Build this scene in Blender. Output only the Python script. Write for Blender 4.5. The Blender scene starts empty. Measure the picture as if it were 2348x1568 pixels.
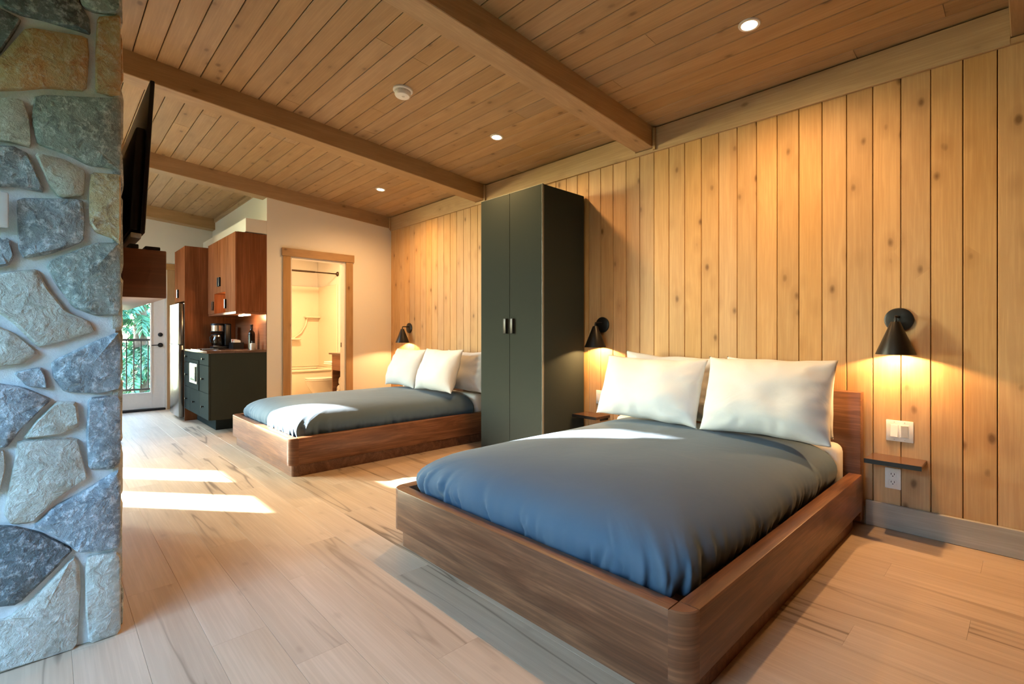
import bpy, bmesh, math, random
from mathutils import Vector, Matrix, noise as mnoise
random.seed(7)
S = bpy.context.scene
C = S.collection
PI = math.pi

# ------------------------------------------------------------------ camera
cam_d = bpy.data.cameras.new('camera'); cam = bpy.data.objects.new('camera', cam_d); C.objects.link(cam)
cam_d.sensor_width = 36.0; cam_d.lens = 1126.0 / 2348.0 * 36.0
cam_d.shift_y = -18.0 / 2348.0; cam_d.clip_start = 0.02; cam_d.clip_end = 300
cam.location = (0, 0, 1.1); cam.rotation_euler = (PI / 2, 0, math.radians(46.6))
S.camera = cam
# ------------------------------------------------------------------ view, world, sun
S.view_settings.view_transform = 'Standard'; S.view_settings.look = 'None'
S.view_settings.exposure = 0.05; S.view_settings.gamma = 1.0
S.view_settings.use_curve_mapping = False
S.cycles.max_bounces = 7; S.cycles.diffuse_bounces = 4; S.cycles.glossy_bounces = 3; S.cycles.transmission_bounces = 5
S.cycles.transparent_max_bounces = 8; S.cycles.caustics_reflective = False; S.cycles.caustics_refractive = False
S.cycles.use_adaptive_sampling = True; S.cycles.adaptive_threshold = 0.05; S.cycles.adaptive_min_samples = 20
SUN_AZ = Vector((0.76, 0.65)); SUN_EL = math.radians(22)
SKY_STRENGTH = 6.0
SUN_STRENGTH = 80.0
WARM = (1.0, 0.55, 0.22)
DOWNLIGHT_W = 128.0
LAMP_W = 26.0
w = bpy.data.worlds.new('World'); S.world = w; w.use_nodes = True
nt = w.node_tree; bg = nt.nodes['Background']
sky = nt.nodes.new('ShaderNodeTexSky'); sky.sky_type = 'NISHITA'; sky.sun_disc = False
sky.sun_elevation = SUN_EL; sky.sun_rotation = math.atan2(-0.76, -0.65)
sky.air_density = 1.0; sky.dust_density = 1.5; sky.ozone_density = 1.0
tint = nt.nodes.new('ShaderNodeMix'); tint.data_type = 'RGBA'; tint.blend_type = 'MULTIPLY'; tint.inputs[0].default_value = 1.0
tint.inputs[7].default_value = (0.78, 1.02, 1.10, 1)
nt.links.new(sky.outputs[0], tint.inputs[6]); nt.links.new(tint.outputs[2], bg.inputs[0]); bg.inputs[1].default_value = SKY_STRENGTH
sd = bpy.data.lights.new('sun', 'SUN'); so = bpy.data.objects.new('sun', sd); C.objects.link(so)
sd.energy = SUN_STRENGTH; sd.color = (1.0, 0.93, 0.82); sd.angle = math.radians(0.6)
sdir = Vector((SUN_AZ.x * math.cos(SUN_EL), SUN_AZ.y * math.cos(SUN_EL), -math.sin(SUN_EL)))
so.rotation_euler = sdir.to_track_quat('-Z', 'Y').to_euler(); so.location = (-9, -8, 8)
def portal(loc, rot, sx, sy):
    l = bpy.data.lights.new('portal', 'AREA'); l.shape = 'RECTANGLE'; l.size = sx; l.size_y = sy
    l.cycles.is_portal = True
    o = bpy.data.objects.new('portal', l); C.objects.link(o); o.location = loc; o.rotation_euler = rot

# room dimensions: x along the plank wall, y towards it
XF, XN, YS, W = -8.70, 0.95, -1.20, 3.48
XB = -6.10          # white wall with the bathroom door
KY = 1.85           # kitchen back wall
def cz(y, z0=2.71): return z0 + 0.08 * (W - y)
SL = math.atan(0.08)
WIN_C = (-2.20, -0.50, 0.12, 2.15)      # x0,x1,z0,z1 window behind the camera
WIN_A = [(-6.36, -5.79, 0.30, 1.44), (-6.36, -5.79, 2.45, 2.93)]
WIN_B = [(-7.21, -6.65, 0.30, 1.44), (-7.85, -6.65, 1.87, 2.55)]
DOOR = (0.20, 1.27, 0.0, 2.03)          # y0,y1,z0,z1 of the glazed door in the far wall
portal(((WIN_C[0] + WIN_C[1]) / 2, YS - 0.06, (WIN_C[2] + WIN_C[3]) / 2), (PI / 2, 0, 0), 1.7, 2.03)
for wn in WIN_A + WIN_B:
    portal(((wn[0] + wn[1]) / 2, YS - 0.06, (wn[2] + wn[3]) / 2), (PI / 2, 0, 0), wn[1] - wn[0], wn[3] - wn[2])
portal((XF - 0.06, (DOOR[0] + DOOR[1]) / 2, 1.1), (PI / 2, 0, -PI / 2), 0.8, 1.8)

# ------------------------------------------------------------------ materials
MATS = {}
class NT:
    def __init__(s, name):
        s.m = bpy.data.materials.new(name); s.m.use_nodes = True; s.t = s.m.node_tree
        s.b = s.t.nodes['Principled BSDF']; MATS[name] = s.m
    def n(s, typ, **kw):
        nd = s.t.nodes.new('ShaderNode' + typ)
        for k, v in kw.items():
            if k in nd.inputs.keys() if not k.startswith('_') else False: s.set(nd.inputs[k], v)
            else: setattr(nd, k.lstrip('_'), v)
        return nd
    def set(s, sock, v):
        if isinstance(v, bpy.types.NodeSocket): s.t.links.new(v, sock)
        else: sock.default_value = v
    def math(s, op, a, b=None, clamp=False):
        nd = s.t.nodes.new('ShaderNodeMath'); nd.operation = op; nd.use_clamp = clamp
        s.set(nd.inputs[0], a)
        if b is not None: s.set(nd.inputs[1], b)
        return nd.outputs[0]
    def vmath(s, op, a, b):
        nd = s.t.nodes.new('ShaderNodeVectorMath'); nd.operation = op
        s.set(nd.inputs[0], a); s.set(nd.inputs[1], b); return nd.outputs[0]
    def noise(s, vec, scale, detail=3, rough=0.55, dist=0.0):
        nd = s.t.nodes.new('ShaderNodeTexNoise'); s.set(nd.inputs['Vector'], vec)
        nd.inputs['Scale'].default_value = scale; nd.inputs['Detail'].default_value = detail
        nd.inputs['Roughness'].default_value = rough; nd.inputs['Distortion'].default_value = dist
        return nd.outputs[0]
    def ramp(s, fac, stops):
        nd = s.t.nodes.new('ShaderNodeValToRGB'); s.set(nd.inputs[0], fac)
        el = nd.color_ramp.elements
        while len(el) < len(stops): el.new(0.5)
        for e, (p, c) in zip(el, stops):
            e.position = p; e.color = (c[0], c[1], c[2], 1) if not isinstance(c, (int, float)) else (c, c, c, 1)
        return nd.outputs[0]
    def mix(s, fac, a, b, typ='MIX'):
        nd = s.t.nodes.new('ShaderNodeMix'); nd.data_type = 'RGBA'; nd.blend_type = typ
        s.set(nd.inputs[0], fac)
        for sock, v in ((nd.inputs[6], a), (nd.inputs[7], b)):
            if isinstance(v, tuple): v = (v[0], v[1], v[2], 1)
            s.set(sock, v)
        return nd.outputs[2]
    def pos(s, rnd=True, sc=(1, 1, 1)):
        p = s.t.nodes.new('ShaderNodeNewGeometry').outputs['Position']
        r = s.t.nodes.new('ShaderNodeObjectInfo').outputs['Random']
        v = s.vmath('MULTIPLY', p, sc)
        if rnd:
            k = s.math('MULTIPLY', r, 37.0)
            cb = s.t.nodes.new('ShaderNodeCombineXYZ')
            for i in range(3): s.t.links.new(k, cb.inputs[i])
            v = s.vmath('ADD', v, cb.outputs[0])
        return v, r
    def bump(s, h, strength, dist=0.01):
        nd = s.t.nodes.new('ShaderNodeBump'); nd.inputs['Strength'].default_value = strength
        nd.inputs['Distance'].default_value = dist; s.set(nd.inputs['Height'], h)
        s.t.links.new(nd.outputs[0], s.b.inputs['Normal'])
    def out(s, col=None, rough=None, metal=None, spec=None):
        if col is not None:
            if isinstance(col, tuple): col = (col[0], col[1], col[2], 1)
            s.set(s.b.inputs['Base Color'], col)
        if rough is not None: s.set(s.b.inputs['Roughness'], rough)
        if metal is not None: s.set(s.b.inputs['Metallic'], metal)
        if spec is not None: s.set(s.b.inputs['Specular IOR Level'], spec)
        return s.m

def wood(name, axis, a, b, dark, knots=0.0, rough=0.5, stretch=0.12, sc=13.0, var=0.18, bump=0.12, crack=0.0, fine=0.16, contrast=(0.32, 0.7), dist=0.5, spec=0.4):
    m = NT(name)
    s3 = [stretch if a_ in axis else 1.0 for a_ in 'xyz']
    v, r = m.pos(True, tuple(s3))
    n1 = m.noise(v, sc, 4, 0.6, dist)
    col = m.ramp(n1, [(contrast[0], b), (contrast[1], a)])
    s3f = [stretch * 0.25 if a_ in axis else 1.0 for a_ in 'xyz']
    vf, _ = m.pos(True, tuple(s3f))
    n2 = m.noise(vf, sc * 9, 2, 0.6)
    col = m.mix(m.math('MULTIPLY', m.ramp(n2, [(0.45, 1.0), (0.62, 0.0)]), fine), col, dark)
    if knots:
        s3k = [1.0, 1.0, 1.0]; s3k['xyz'.index(axis)] = 0.55
        vk, _ = m.pos(True, tuple(s3k))
        wob = m.noise(vk, 18, 2)
        vo = m.t.nodes.new('ShaderNodeTexVoronoi'); vo.inputs['Scale'].default_value = 8.0; m.set(vo.inputs['Vector'], vk)
        d = m.math('ADD', vo.outputs['Distance'], m.math('MULTIPLY', m.math('SUBTRACT', wob, 0.5), 0.12))
        gate = m.t.nodes.new('ShaderNodeSeparateColor'); m.set(gate.inputs[0], vo.outputs['Color'])
        g = m.math('GREATER_THAN', gate.outputs[0], 0.15)
        kn = m.math('MULTIPLY', m.ramp(d, [(0.05, 1.0), (0.14, 0.0)]), g)
        halo = m.math('MULTIPLY', m.ramp(d, [(0.1, 1.0), (0.38, 0.0)]), m.math('MULTIPLY', g, 0.35))
        col = m.mix(m.math('MULTIPLY', halo, knots), col, dark)
        col = m.mix(m.math('MULTIPLY', kn, knots), col, tuple(c * 0.55 for c in dark))
    if crack:
        s3c = [1.0, 1.0, 1.0]; s3c['xyz'.index(axis)] = 0.07
        vc, _ = m.pos(True, tuple(s3c))
        nc = m.noise(vc, 5.0, 3, 0.55, 0.35)
        line = m.ramp(m.math('ABSOLUTE', m.math('SUBTRACT', nc, 0.5)), [(0.0, 1.0), (0.02, 0.0)])
        msk = m.ramp(m.noise(vc, 2.3, 2), [(0.5, 0.0), (0.62, 1.0)])
        col = m.mix(m.math('MULTIPLY', m.math('MULTIPLY', line, msk), crack), col, tuple(c * 0.35 for c in dark))
        soft = m.ramp(m.math('ABSOLUTE', m.math('SUBTRACT', nc, 0.5)), [(0.0, 1.0), (0.09, 0.0)])
        col = m.mix(m.math('MULTIPLY', m.math('MULTIPLY', soft, msk), crack * 0.35), col, dark)
    val = m.math('ADD', m.math('MULTIPLY', r, var), 1.0 - var * 0.55)
    hs = m.t.nodes.new('ShaderNodeHueSaturation'); m.set(hs.inputs['Value'], val); m.set(hs.inputs['Color'], col)
    m.set(hs.inputs['Saturation'], m.math('ADD', m.math('MULTIPLY', m.math('FRACT', m.math('MULTIPLY', r, 7.31)), var * 0.8), 1.0 - var * 0.4))
    if bump > 0.2: m.bump(n1, bump, 0.004)
    return m.out(hs.outputs[0], rough, None, spec)

PA, PB, PD = (0.61, 0.385, 0.18), (0.53, 0.315, 0.135), (0.25, 0.115, 0.035)
pine_wall = wood('pine_wall', 'z', PA, PB, PD, knots=0.8, rough=0.5)
CA, CB, CD = (0.46, 0.30, 0.155), (0.38, 0.235, 0.115), (0.17, 0.09, 0.04)
pine_ceiling = wood('pine_ceiling', 'x', CA, CB, CD, knots=0.6, rough=0.5)
pine_beam = wood('pine_beam', 'y', CA, CB, CD, knots=0.5, rough=0.5)
pine_trim = wood('pine_trim', 'x', (0.55, 0.38, 0.21), (0.47, 0.31, 0.165), CD, knots=0.5, rough=0.5)
greywash = wood('greywash_trim', 'x', (0.50, 0.47, 0.40), (0.41, 0.38, 0.32), (0.18, 0.15, 0.11), knots=0.6, rough=0.5)
casing_y = wood('casing_wood_across', 'y', (0.50, 0.30, 0.13), (0.42, 0.24, 0.10), (0.2, 0.09, 0.03), knots=0.7, rough=0.45)
casing_z = wood('casing_wood_upright', 'z', (0.50, 0.30, 0.13), (0.42, 0.24, 0.10), (0.2, 0.09, 0.03), knots=0.7, rough=0.45)
oak = wood('oak_floor', 'x', (0.62, 0.485, 0.35), (0.52, 0.39, 0.27), (0.25, 0.17, 0.11), knots=0.15, rough=0.46, spec=0.16, stretch=0.10, sc=9, var=0.07, bump=0.05, crack=0.8, fine=0.14)
WA, WB, WD = (0.27, 0.122, 0.06), (0.145, 0.058, 0.027), (0.05, 0.022, 0.012)
walnut_x = wood('walnut_along_x', 'x', WA, WB, WD, rough=0.38, stretch=0.14, sc=12, var=0.1, fine=0.35, bump=0.05, contrast=(0.36, 0.66), dist=1.2)
walnut_y = wood('walnut_along_y', 'y', WA, WB, WD, rough=0.38, stretch=0.14, sc=12, var=0.1, fine=0.35, bump=0.05, contrast=(0.36, 0.66), dist=1.2)
walnut_xy = wood('walnut_corner', 'xy', WA, WB, WD, rough=0.38, stretch=0.14, sc=12, var=0.1, fine=0.35, bump=0.05, contrast=(0.36, 0.66), dist=1.2)
KA, KB, KD = (0.30, 0.115, 0.05), (0.19, 0.065, 0.026), (0.08, 0.028, 0.012)
cherry_z = wood('cherry_upright', 'z', KA, KB, KD, rough=0.6, spec=0.0, stretch=0.10, sc=11, var=0.06, fine=0.35, bump=0.03)
cherry_x = wood('cherry_along_x', 'x', KA, KB, KD, rough=0.35, stretch=0.10, sc=11, var=0.06, fine=0.35, bump=0.03)
copper_wood = wood('mantel_stained', 'y', (0.26, 0.085, 0.03), (0.16, 0.05, 0.018), (0.05, 0.02, 0.01), rough=0.3, sc=8, bump=0.03)

def flat(name, col, rough=0.5, metal=0.0, nz=0.04, sc=30, bump=0.0, spec=None):
    m = NT(name); v, r = m.pos(False)
    n = m.noise(v, sc, 3)
    f = m.ramp(n, [(0.3, 1 - nz), (0.7, 1 + nz * 0.0)])
    c = m.mix(1.0, (col[0], col[1], col[2]), f, 'MULTIPLY')
    if bump: m.bump(n, bump, 0.002)
    return m.out(c, rough, metal, spec)
white_paint = flat('white_paint', (0.80, 0.77, 0.71), 0.6, nz=0.02, sc=120, bump=0.05)
white_trim = flat('white_trim_paint', (0.80, 0.78, 0.74), 0.4)
white_plastic = flat('white_plastic', (0.82, 0.82, 0.80), 0.35)
grey_plastic = flat('grey_plastic', (0.60, 0.60, 0.58), 0.4)
black_metal = flat('black_metal', (0.010, 0.010, 0.011), 0.38, spec=0.4)
lamp_bronze = flat('dark_bronze', (0.012, 0.009, 0.007), 0.35)
black_plastic = flat('black_plastic', (0.008, 0.008, 0.009), 0.4)
tv_black = flat('tv_black', (0.006, 0.006, 0.007), 0.3)
slate_lam = flat('slate_green_laminate', (0.040, 0.048, 0.044), 0.6, nz=0.06, sc=200, spec=0.0)
slate_edge = flat('pale_edge_band', (0.20, 0.20, 0.17), 0.4)
steel = flat('brushed_steel', (0.28, 0.29, 0.285), 0.25, 1.0)
chrome = flat('chrome', (0.8, 0.8, 0.8), 0.08, 1.0)
bronze = flat('oil_bronze', (0.06, 0.04, 0.025), 0.35, 0.8)
counter_m = flat('counter_laminate', (0.13, 0.07, 0.045), 0.2, nz=0.3, sc=60)
tub_m = flat('tub_acrylic', (0.80, 0.72, 0.58), 0.12, nz=0.01)
ceramic = flat('ceramic', (0.85, 0.82, 0.76), 0.08, nz=0.0)
towel_m = flat('towel_cotton', (0.85, 0.83, 0.80), 0.9, nz=0.15, sc=300, bump=0.4)
dark_gap = flat('shadow_gap', (0.012, 0.009, 0.006), 0.9)
floor_joint = flat('floor_joint', (0.40, 0.31, 0.23), 0.8)
dark_groove = flat('groove_backing', (0.025, 0.018, 0.012), 0.9)
wine_glass = flat('dark_bottle_glass', (0.006, 0.004, 0.003), 0.06, spec=0.6)
deck_m = flat('deck_boards', (0.35, 0.30, 0.25), 0.7, nz=0.2)
ground_m = flat('forest_ground', (0.10, 0.16, 0.05), 0.9, nz=0.5, sc=2)
bark_m = flat('bark', (0.09, 0.06, 0.04), 0.9, nz=0.5, sc=15, bump=0.5)
tile_m = flat('bath_floor_tile', (0.55, 0.48, 0.38), 0.4, nz=0.1)
bulb_m = NT('bulb_glow'); bulb_m.b.inputs['Emission Color'].default_value = (1, 0.72, 0.4, 1); bulb_m.b.inputs['Emission Strength'].default_value = 12; bulb_m = bulb_m.m
lens_m = NT('downlight_glow'); lens_m.b.inputs['Emission Color'].default_value = (1, 0.78, 0.5, 1); lens_m.b.inputs['Emission Strength'].default_value = 30; lens_m = lens_m.m

def cloth(name, col, wr=0.12, sc=5.0, rough=0.85, sheen=0.15):
    m = NT(name); v, r = m.pos(True)
    n = m.noise(v, sc, 3, 0.5, 0.6)
    wv = m.noise(v, 900, 1)
    h = m.math('ADD', m.math('MULTIPLY', n, 1.0), m.math('MULTIPLY', wv, 0.01))
    m.bump(h, wr, 0.03)
    m.b.inputs['Sheen Weight'].default_value = sheen; m.b.inputs['Sheen Roughness'].default_value = 0.4
    c = m.mix(1.0, col, m.ramp(wv, [(0.3, 0.94), (0.7, 1.0)]), 'MULTIPLY')
    return m.out(c, rough)
duvet_m = cloth('slate_blue_cotton', (0.072, 0.130, 0.198), 0.16, 4.5, 0.8, 0.1)
pillow_m = cloth('white_cotton', (0.67, 0.69, 0.71), 0.22, 7.0, 0.85, 0.05)
sheet_m = cloth('white_sheet', (0.72, 0.72, 0.71), 0.15, 9.0, 0.85, 0.05)

def stone_mat(name, a, b, d, lt):
    m = NT(name); v, r = m.pos(True)
    n = m.noise(v, 7, 5, 0.65, 0.6); n2 = m.noise(v, 42, 5, 0.75); n3 = m.noise(v, 22, 4, 0.6, 1.0)
    c = m.ramp(n, [(0.34, b), (0.62, a)])
    c = m.mix(m.ramp(n3, [(0.52, 0.0), (0.66, 0.75)]), c, d)
    c = m.mix(m.ramp(n2, [(0.50, 0.0), (0.66, 0.85)]), c, lt)
    h = m.math('ADD', m.math('MULTIPLY', n3, 0.7), m.math('MULTIPLY', n2, 0.5))
    m.bump(h, 0.9, 0.02)
    hs = m.t.nodes.new('ShaderNodeHueSaturation'); hs.inputs['Value'].default_value = 1.25; m.set(hs.inputs['Color'], c)
    return m.out(hs.outputs[0], 0.55)
ST = {
 'g': stone_mat('stone_green_grey', (0.30, 0.34, 0.31), (0.19, 0.22, 0.20), (0.11, 0.135, 0.13), (0.58, 0.62, 0.58)),
 'b': stone_mat('stone_blue_grey', (0.28, 0.32, 0.34), (0.165, 0.20, 0.22), (0.085, 0.105, 0.12), (0.62, 0.66, 0.68)),
 'd': stone_mat('stone_charcoal', (0.14, 0.165, 0.17), (0.08, 0.095, 0.10), (0.035, 0.04, 0.045), (0.42, 0.45, 0.46)),
 't': stone_mat('stone_tan_grey', (0.48, 0.47, 0.40), (0.38, 0.38, 0.33), (0.29, 0.285, 0.23), (0.62, 0.62, 0.56)),
 'r': stone_mat('stone_rust', (0.50, 0.26, 0.10), (0.42, 0.36, 0.21), (0.38, 0.15, 0.05), (0.56, 0.50, 0.36)),
 's': stone_mat('stone_spotted', (0.52, 0.40, 0.23), (0.46, 0.30, 0.14), (0.16, 0.09, 0.045), (0.62, 0.58, 0.48)),
}
m = NT('mortar'); v, _ = m.pos(False); n = m.noise(v, 25, 5, 0.7)
m.bump(n, 0.6, 0.01); mortar = m.out(m.ramp(n, [(0.3, (0.74, 0.77, 0.76)), (0.7, (0.86, 0.88, 0.87))]), 0.85)

m = NT('window_glass')
tr = m.t.nodes.new('ShaderNodeBsdfTransparent'); gl = m.t.nodes.new('ShaderNodeBsdfGlossy'); gl.inputs['Roughness'].default_value = 0.02
mx = m.t.nodes.new('ShaderNodeMixShader')
mx.inputs[0].default_value = 0.04; m.t.links.new(tr.outputs[0], mx.inputs[1]); m.t.links.new(gl.outputs[0], mx.inputs[2])
m.t.links.new(mx.outputs[0], m.t.nodes['Material Output'].inputs[0]); glass_m = m.m
m = NT('carafe_glass'); m.b.inputs['Transmission Weight'].default_value = 1.0; m.out((0.5, 0.5, 0.5), 0.02); carafe_m = m.m
m = NT('foliage'); v, r = m.pos(False); n = m.noise(v, 3.0, 4)
c = m.ramp(n, [(0.35, (0.010, 0.060, 0.030)), (0.65, (0.07, 0.21, 0.10))]); foliage_m = m.out(c, 0.6)
m.b.inputs['Subsurface Weight'].default_value = 0.0

# ------------------------------------------------------------------ geometry helpers
BASE = {}
def empty(name, loc, label, cat, group=None, kind=None):
    o = bpy.data.objects.new(name, None); C.objects.link(o); o.location = loc; o.empty_display_size = 0.05
    BASE[o.name] = Vector(loc); tag(o, label, cat, group, kind); return o
def tag(o, label, cat=None, group=None, kind=None):
    o['label'] = label
    if cat: o['category'] = cat
    if group: o['group'] = group
    if kind: o['kind'] = kind
    return o
def put(name, geo, mat, parent=None, base=None, smooth=None):
    """geo = (verts in world space, faces); smooth = angle in degrees or None"""
    vs, fs = geo
    b = BASE[parent.name] if parent is not None else Vector(base if base is not None else (0, 0, 0))
    me = bpy.data.meshes.new(name)
    me.from_pydata([(v[0] - b.x, v[1] - b.y, v[2] - b.z) for v in vs], [], fs); me.update()
    bm = bmesh.new(); bm.from_mesh(me); bmesh.ops.recalc_face_normals(bm, faces=bm.faces); bm.to_mesh(me); bm.free()
    o = bpy.data.objects.new(name, me); C.objects.link(o)
    if parent is not None: o.parent = parent
    else: o.location = b
    BASE[o.name] = b
    me.materials.append(mat)
    if smooth is not None:
        for p in me.polygons: p.use_smooth = True
        if smooth < 180: me.set_sharp_from_angle(angle=math.radians(smooth))
    return o
def join(*gs):
    V, Fc = [], []
    for vs, fs in gs:
        k = len(V); V += list(vs); Fc += [tuple(i + k for i in f) for f in fs]
    return V, Fc
def boxg(x0, x1, y0, y1, z0, z1):
    v = [(x, y, z) for x in (x0, x1) for y in (y0, y1) for z in (z0, z1)]
    return v, [(0, 1, 3, 2), (4, 6, 7, 5), (0, 4, 5, 1), (2, 3, 7, 6), (0, 2, 6, 4), (1, 5, 7, 3)]
def bev(g, r, seg=2, filt=None):
    me = bpy.data.meshes.new('t'); me.from_pydata(g[0], [], g[1]); bm = bmesh.new(); bm.from_mesh(me); bpy.data.meshes.remove(me)
    bmesh.ops.recalc_face_normals(bm, faces=bm.faces)
    es = [e for e in bm.edges if filt is None or filt(e)]
    bmesh.ops.bevel(bm, geom=es, offset=r, segments=seg, affect='EDGES', profile=0.5)
    bm.verts.ensure_lookup_table()
    for i, v in enumerate(bm.verts): v.index = i
    out = ([tuple(v.co) for v in bm.verts], [tuple(v.index for v in f.verts) for f in bm.faces]); bm.free(); return out
def rbox(x0, x1, y0, y1, z0, z1, r=0.003, seg=2): return bev(boxg(x0, x1, y0, y1, z0, z1), r, seg)
def prism(poly, axis, lo, hi):
    """poly: 2D points in the other two axes (in xyz order)"""
    n = len(poly)
    def P(a, b, c):
        return {'x': (c, a, b), 'y': (a, c, b), 'z': (a, b, c)}[axis]
    v = [P(a, b, lo) for a, b in poly] + [P(a, b, hi) for a, b in poly]
    return v, [tuple(range(n))[::-1], tuple(range(n, 2 * n))] + [(i, (i + 1) % n, n + (i + 1) % n, n + i) for i in range(n)]
def lathe(prof, c, seg=24, axis='z', sx=1.0, sy=1.0):
    V, Fc = [], []
    for r, h in prof:
        for k in range(seg):
            a = 2 * PI * k / seg; p, q = r * math.cos(a) * sx, r * math.sin(a) * sy
            V.append({'z': (c[0] + p, c[1] + q, c[2] + h), 'y': (c[0] + p, c[1] + h, c[2] + q), 'x': (c[0] + h, c[1] + p, c[2] + q)}[axis])
    for i in range(len(prof) - 1):
        for k in range(seg):
            Fc.append((i * seg + k, i * seg + (k + 1) % seg, (i + 1) * seg + (k + 1) % seg, (i + 1) * seg + k))
    if prof[0][0] > 1e-5: Fc.append(tuple(range(seg))[::-1])
    if prof[-1][0] > 1e-5: Fc.append(tuple(range((len(prof) - 1) * seg, len(prof) * seg)))
    return V, Fc
def shell(prof, c, seg=32):
    """open lathe, no caps"""
    V, Fc = lathe([(max(r, 1e-6), h) for r, h in prof], c, seg); return V, [f for f in Fc if len(f) == 4]
def tube(path, r, seg=10):
    V, Fc = [], []; P = [Vector(p) for p in path]; up = Vector((0, 0, 1))
    for i, p in enumerate(P):
        t = (P[min(i + 1, len(P) - 1)] - P[max(i - 1, 0)]).normalized()
        a = t.cross(up if abs(t.z) < 0.9 else Vector((1, 0, 0))).normalized(); b = t.cross(a)
        for k in range(seg):
            th = 2 * PI * k / seg; V.append(tuple(p + (a * math.cos(th) + b * math.sin(th)) * r))
    for i in range(len(P) - 1):
        for k in range(seg):
            Fc.append((i * seg + k, i * seg + (k + 1) % seg, (i + 1) * seg + (k + 1) % seg, (i + 1) * seg + k))
    Fc.append(tuple(range(seg))[::-1]); Fc.append(tuple(range((len(P) - 1) * seg, len(P) * seg)))
    return V, Fc
def struct(name, g, mat, label, cat, base=(0, 0, 0), smooth=None):
    return tag(put(name, g, mat, None, base, smooth), label, cat, None, 'structure')
CACHE = {}
def shared(key, build, name, mat, parent, loc, rot=(0, 0, 0)):
    """object sharing mesh data; build() gives local geometry"""
    if key not in CACHE:
        vs, fs = build(); me = bpy.data.meshes.new(name); me.from_pydata(vs, [], fs); me.update()
        bm = bmesh.new(); bm.from_mesh(me); bmesh.ops.recalc_face_normals(bm, faces=bm.faces); bm.to_mesh(me); bm.free()
        me.materials.append(mat); CACHE[key] = me
    o = bpy.data.objects.new(name, CACHE[key]); C.objects.link(o); o.parent = parent
    b = BASE[parent.name]; o.location = (loc[0] - b.x, loc[1] - b.y, loc[2] - b.z); o.rotation_euler = rot
    BASE[o.name] = Vector(loc)
    return o
def plank_geo(axis, length, width, thick, ch, faceup):
    """board running along axis; cross-section in (width, thick) with chamfered visible edges; faceup=+1/-1 chamfer on +thick/-thick side"""
    wd, t, c = width / 2, thick, ch
    poly = [(-wd, 0), (wd, 0), (wd, t - c), (wd - c, t), (-wd + c, t), (-wd, t - c)]
    if faceup < 0: poly = [(a, -b) for a, b in poly]
    n = 6; V = []
    for e in (0, length):
        for a, b in poly:
            V.append((e, a, b) if axis == 'x' else (a, b, e))
    return V, [tuple(range(n))[::-1], tuple(range(n, 2 * n))] + [(i, (i + 1) % n, n + (i + 1) % n, n + i) for i in range(n)]

# ================================================================== SETTING
# ---- plank wall
wall_back = struct('wall_back', boxg(XB - 0.1, XN + 0.1, W, W + 0.12, -0.1, 3.0), dark_groove, 'pine plank wall behind the two beds', 'wall')
xg = -0.116
k0 = int(math.floor((XB - xg) / 0.128)); k1 = int(math.ceil((XN - xg) / 0.128))
for k in range(k0, k1 + 1):
    x0, x1 = max(xg + (k - 1) * 0.128, XB), min(xg + k * 0.128, XN)
    if x1 - x0 < 0.02: continue
    wd = round(x1 - x0 - 0.0035, 4)
    shared(('wp', wd), lambda: plank_geo('z', 2.62, wd, 0.02, 0.0025, -1), 'plank', pine_wall, wall_back, ((x0 + x1) / 2, W, 0.0))
# the planks' face is at y = W - 0.02
# ---- ceiling
ceil_poly = [(YS - 0.12, cz(YS - 0.12) + 0.03), (W + 0.12, cz(W + 0.12) + 0.03), (W + 0.12, cz(W + 0.12) + 0.15), (YS - 0.12, cz(YS - 0.12) + 0.15)]
ceiling = struct('ceiling', prism(ceil_poly, 'x', XF - 0.12, XN + 0.12), dark_groove, 'sloping pine board ceiling', 'ceiling')
rr = random.Random(3)
row = 0; y = W
while y > YS + 0.01:
    y0 = max(y - 0.128, YS); wd = round((y - y0) / math.cos(SL) - 0.0045, 4)
    x = XF; first = True
    while x < XN - 0.01:
        L = rr.choice([2.4, 2.8, 3.2, 3.6, 2.0]) if not first else rr.choice([0.8, 1.2, 1.6, 2.0, 2.8])
        first = False
        if XN - x - L < 0.8: L = XN - x
        L = round(L, 3); yc = (y + y0) / 2
        shared(('cp', L, wd), lambda: plank_geo('x', round(L - 0.002, 4), wd, 0.02, 0.003, -1), 'plank', pine_ceiling, ceiling, (x, yc, cz(yc) + 0.025), (-SL, 0, 0))
        x += L
    y = y0; row += 1
# ---- floor
floor = struct('floor', boxg(XF - 0.12, XN + 0.12, YS - 0.12, W + 0.12, -0.12, -0.012), floor_joint, 'pale oak plank floor', 'floor')
rr = random.Random(11); y = YS; row = 0
while y < W - 0.01:
    y1 = min(y + 0.18, W); wd = round(y1 - y - 0.0006, 4)
    x = XF - [0.0, 0.6, 0.3, 0.9][row % 4]
    while x < XN - 0.01:
        xa, xb = max(x, XF), min(x + 1.22, XN)
        L = round(xb - xa - 0.0006, 4)
        if L > 0.03 and not (xb < XB - 0.05 and y > KY + 0.05):
            shared(('fp', L, wd), lambda: plank_geo('x', L, wd, 0.012, 0.0005, 1), 'plank', oak, floor, (xa, (y + y1) / 2, -0.012))
        x += 1.22
    y = y1; row += 1
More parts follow.
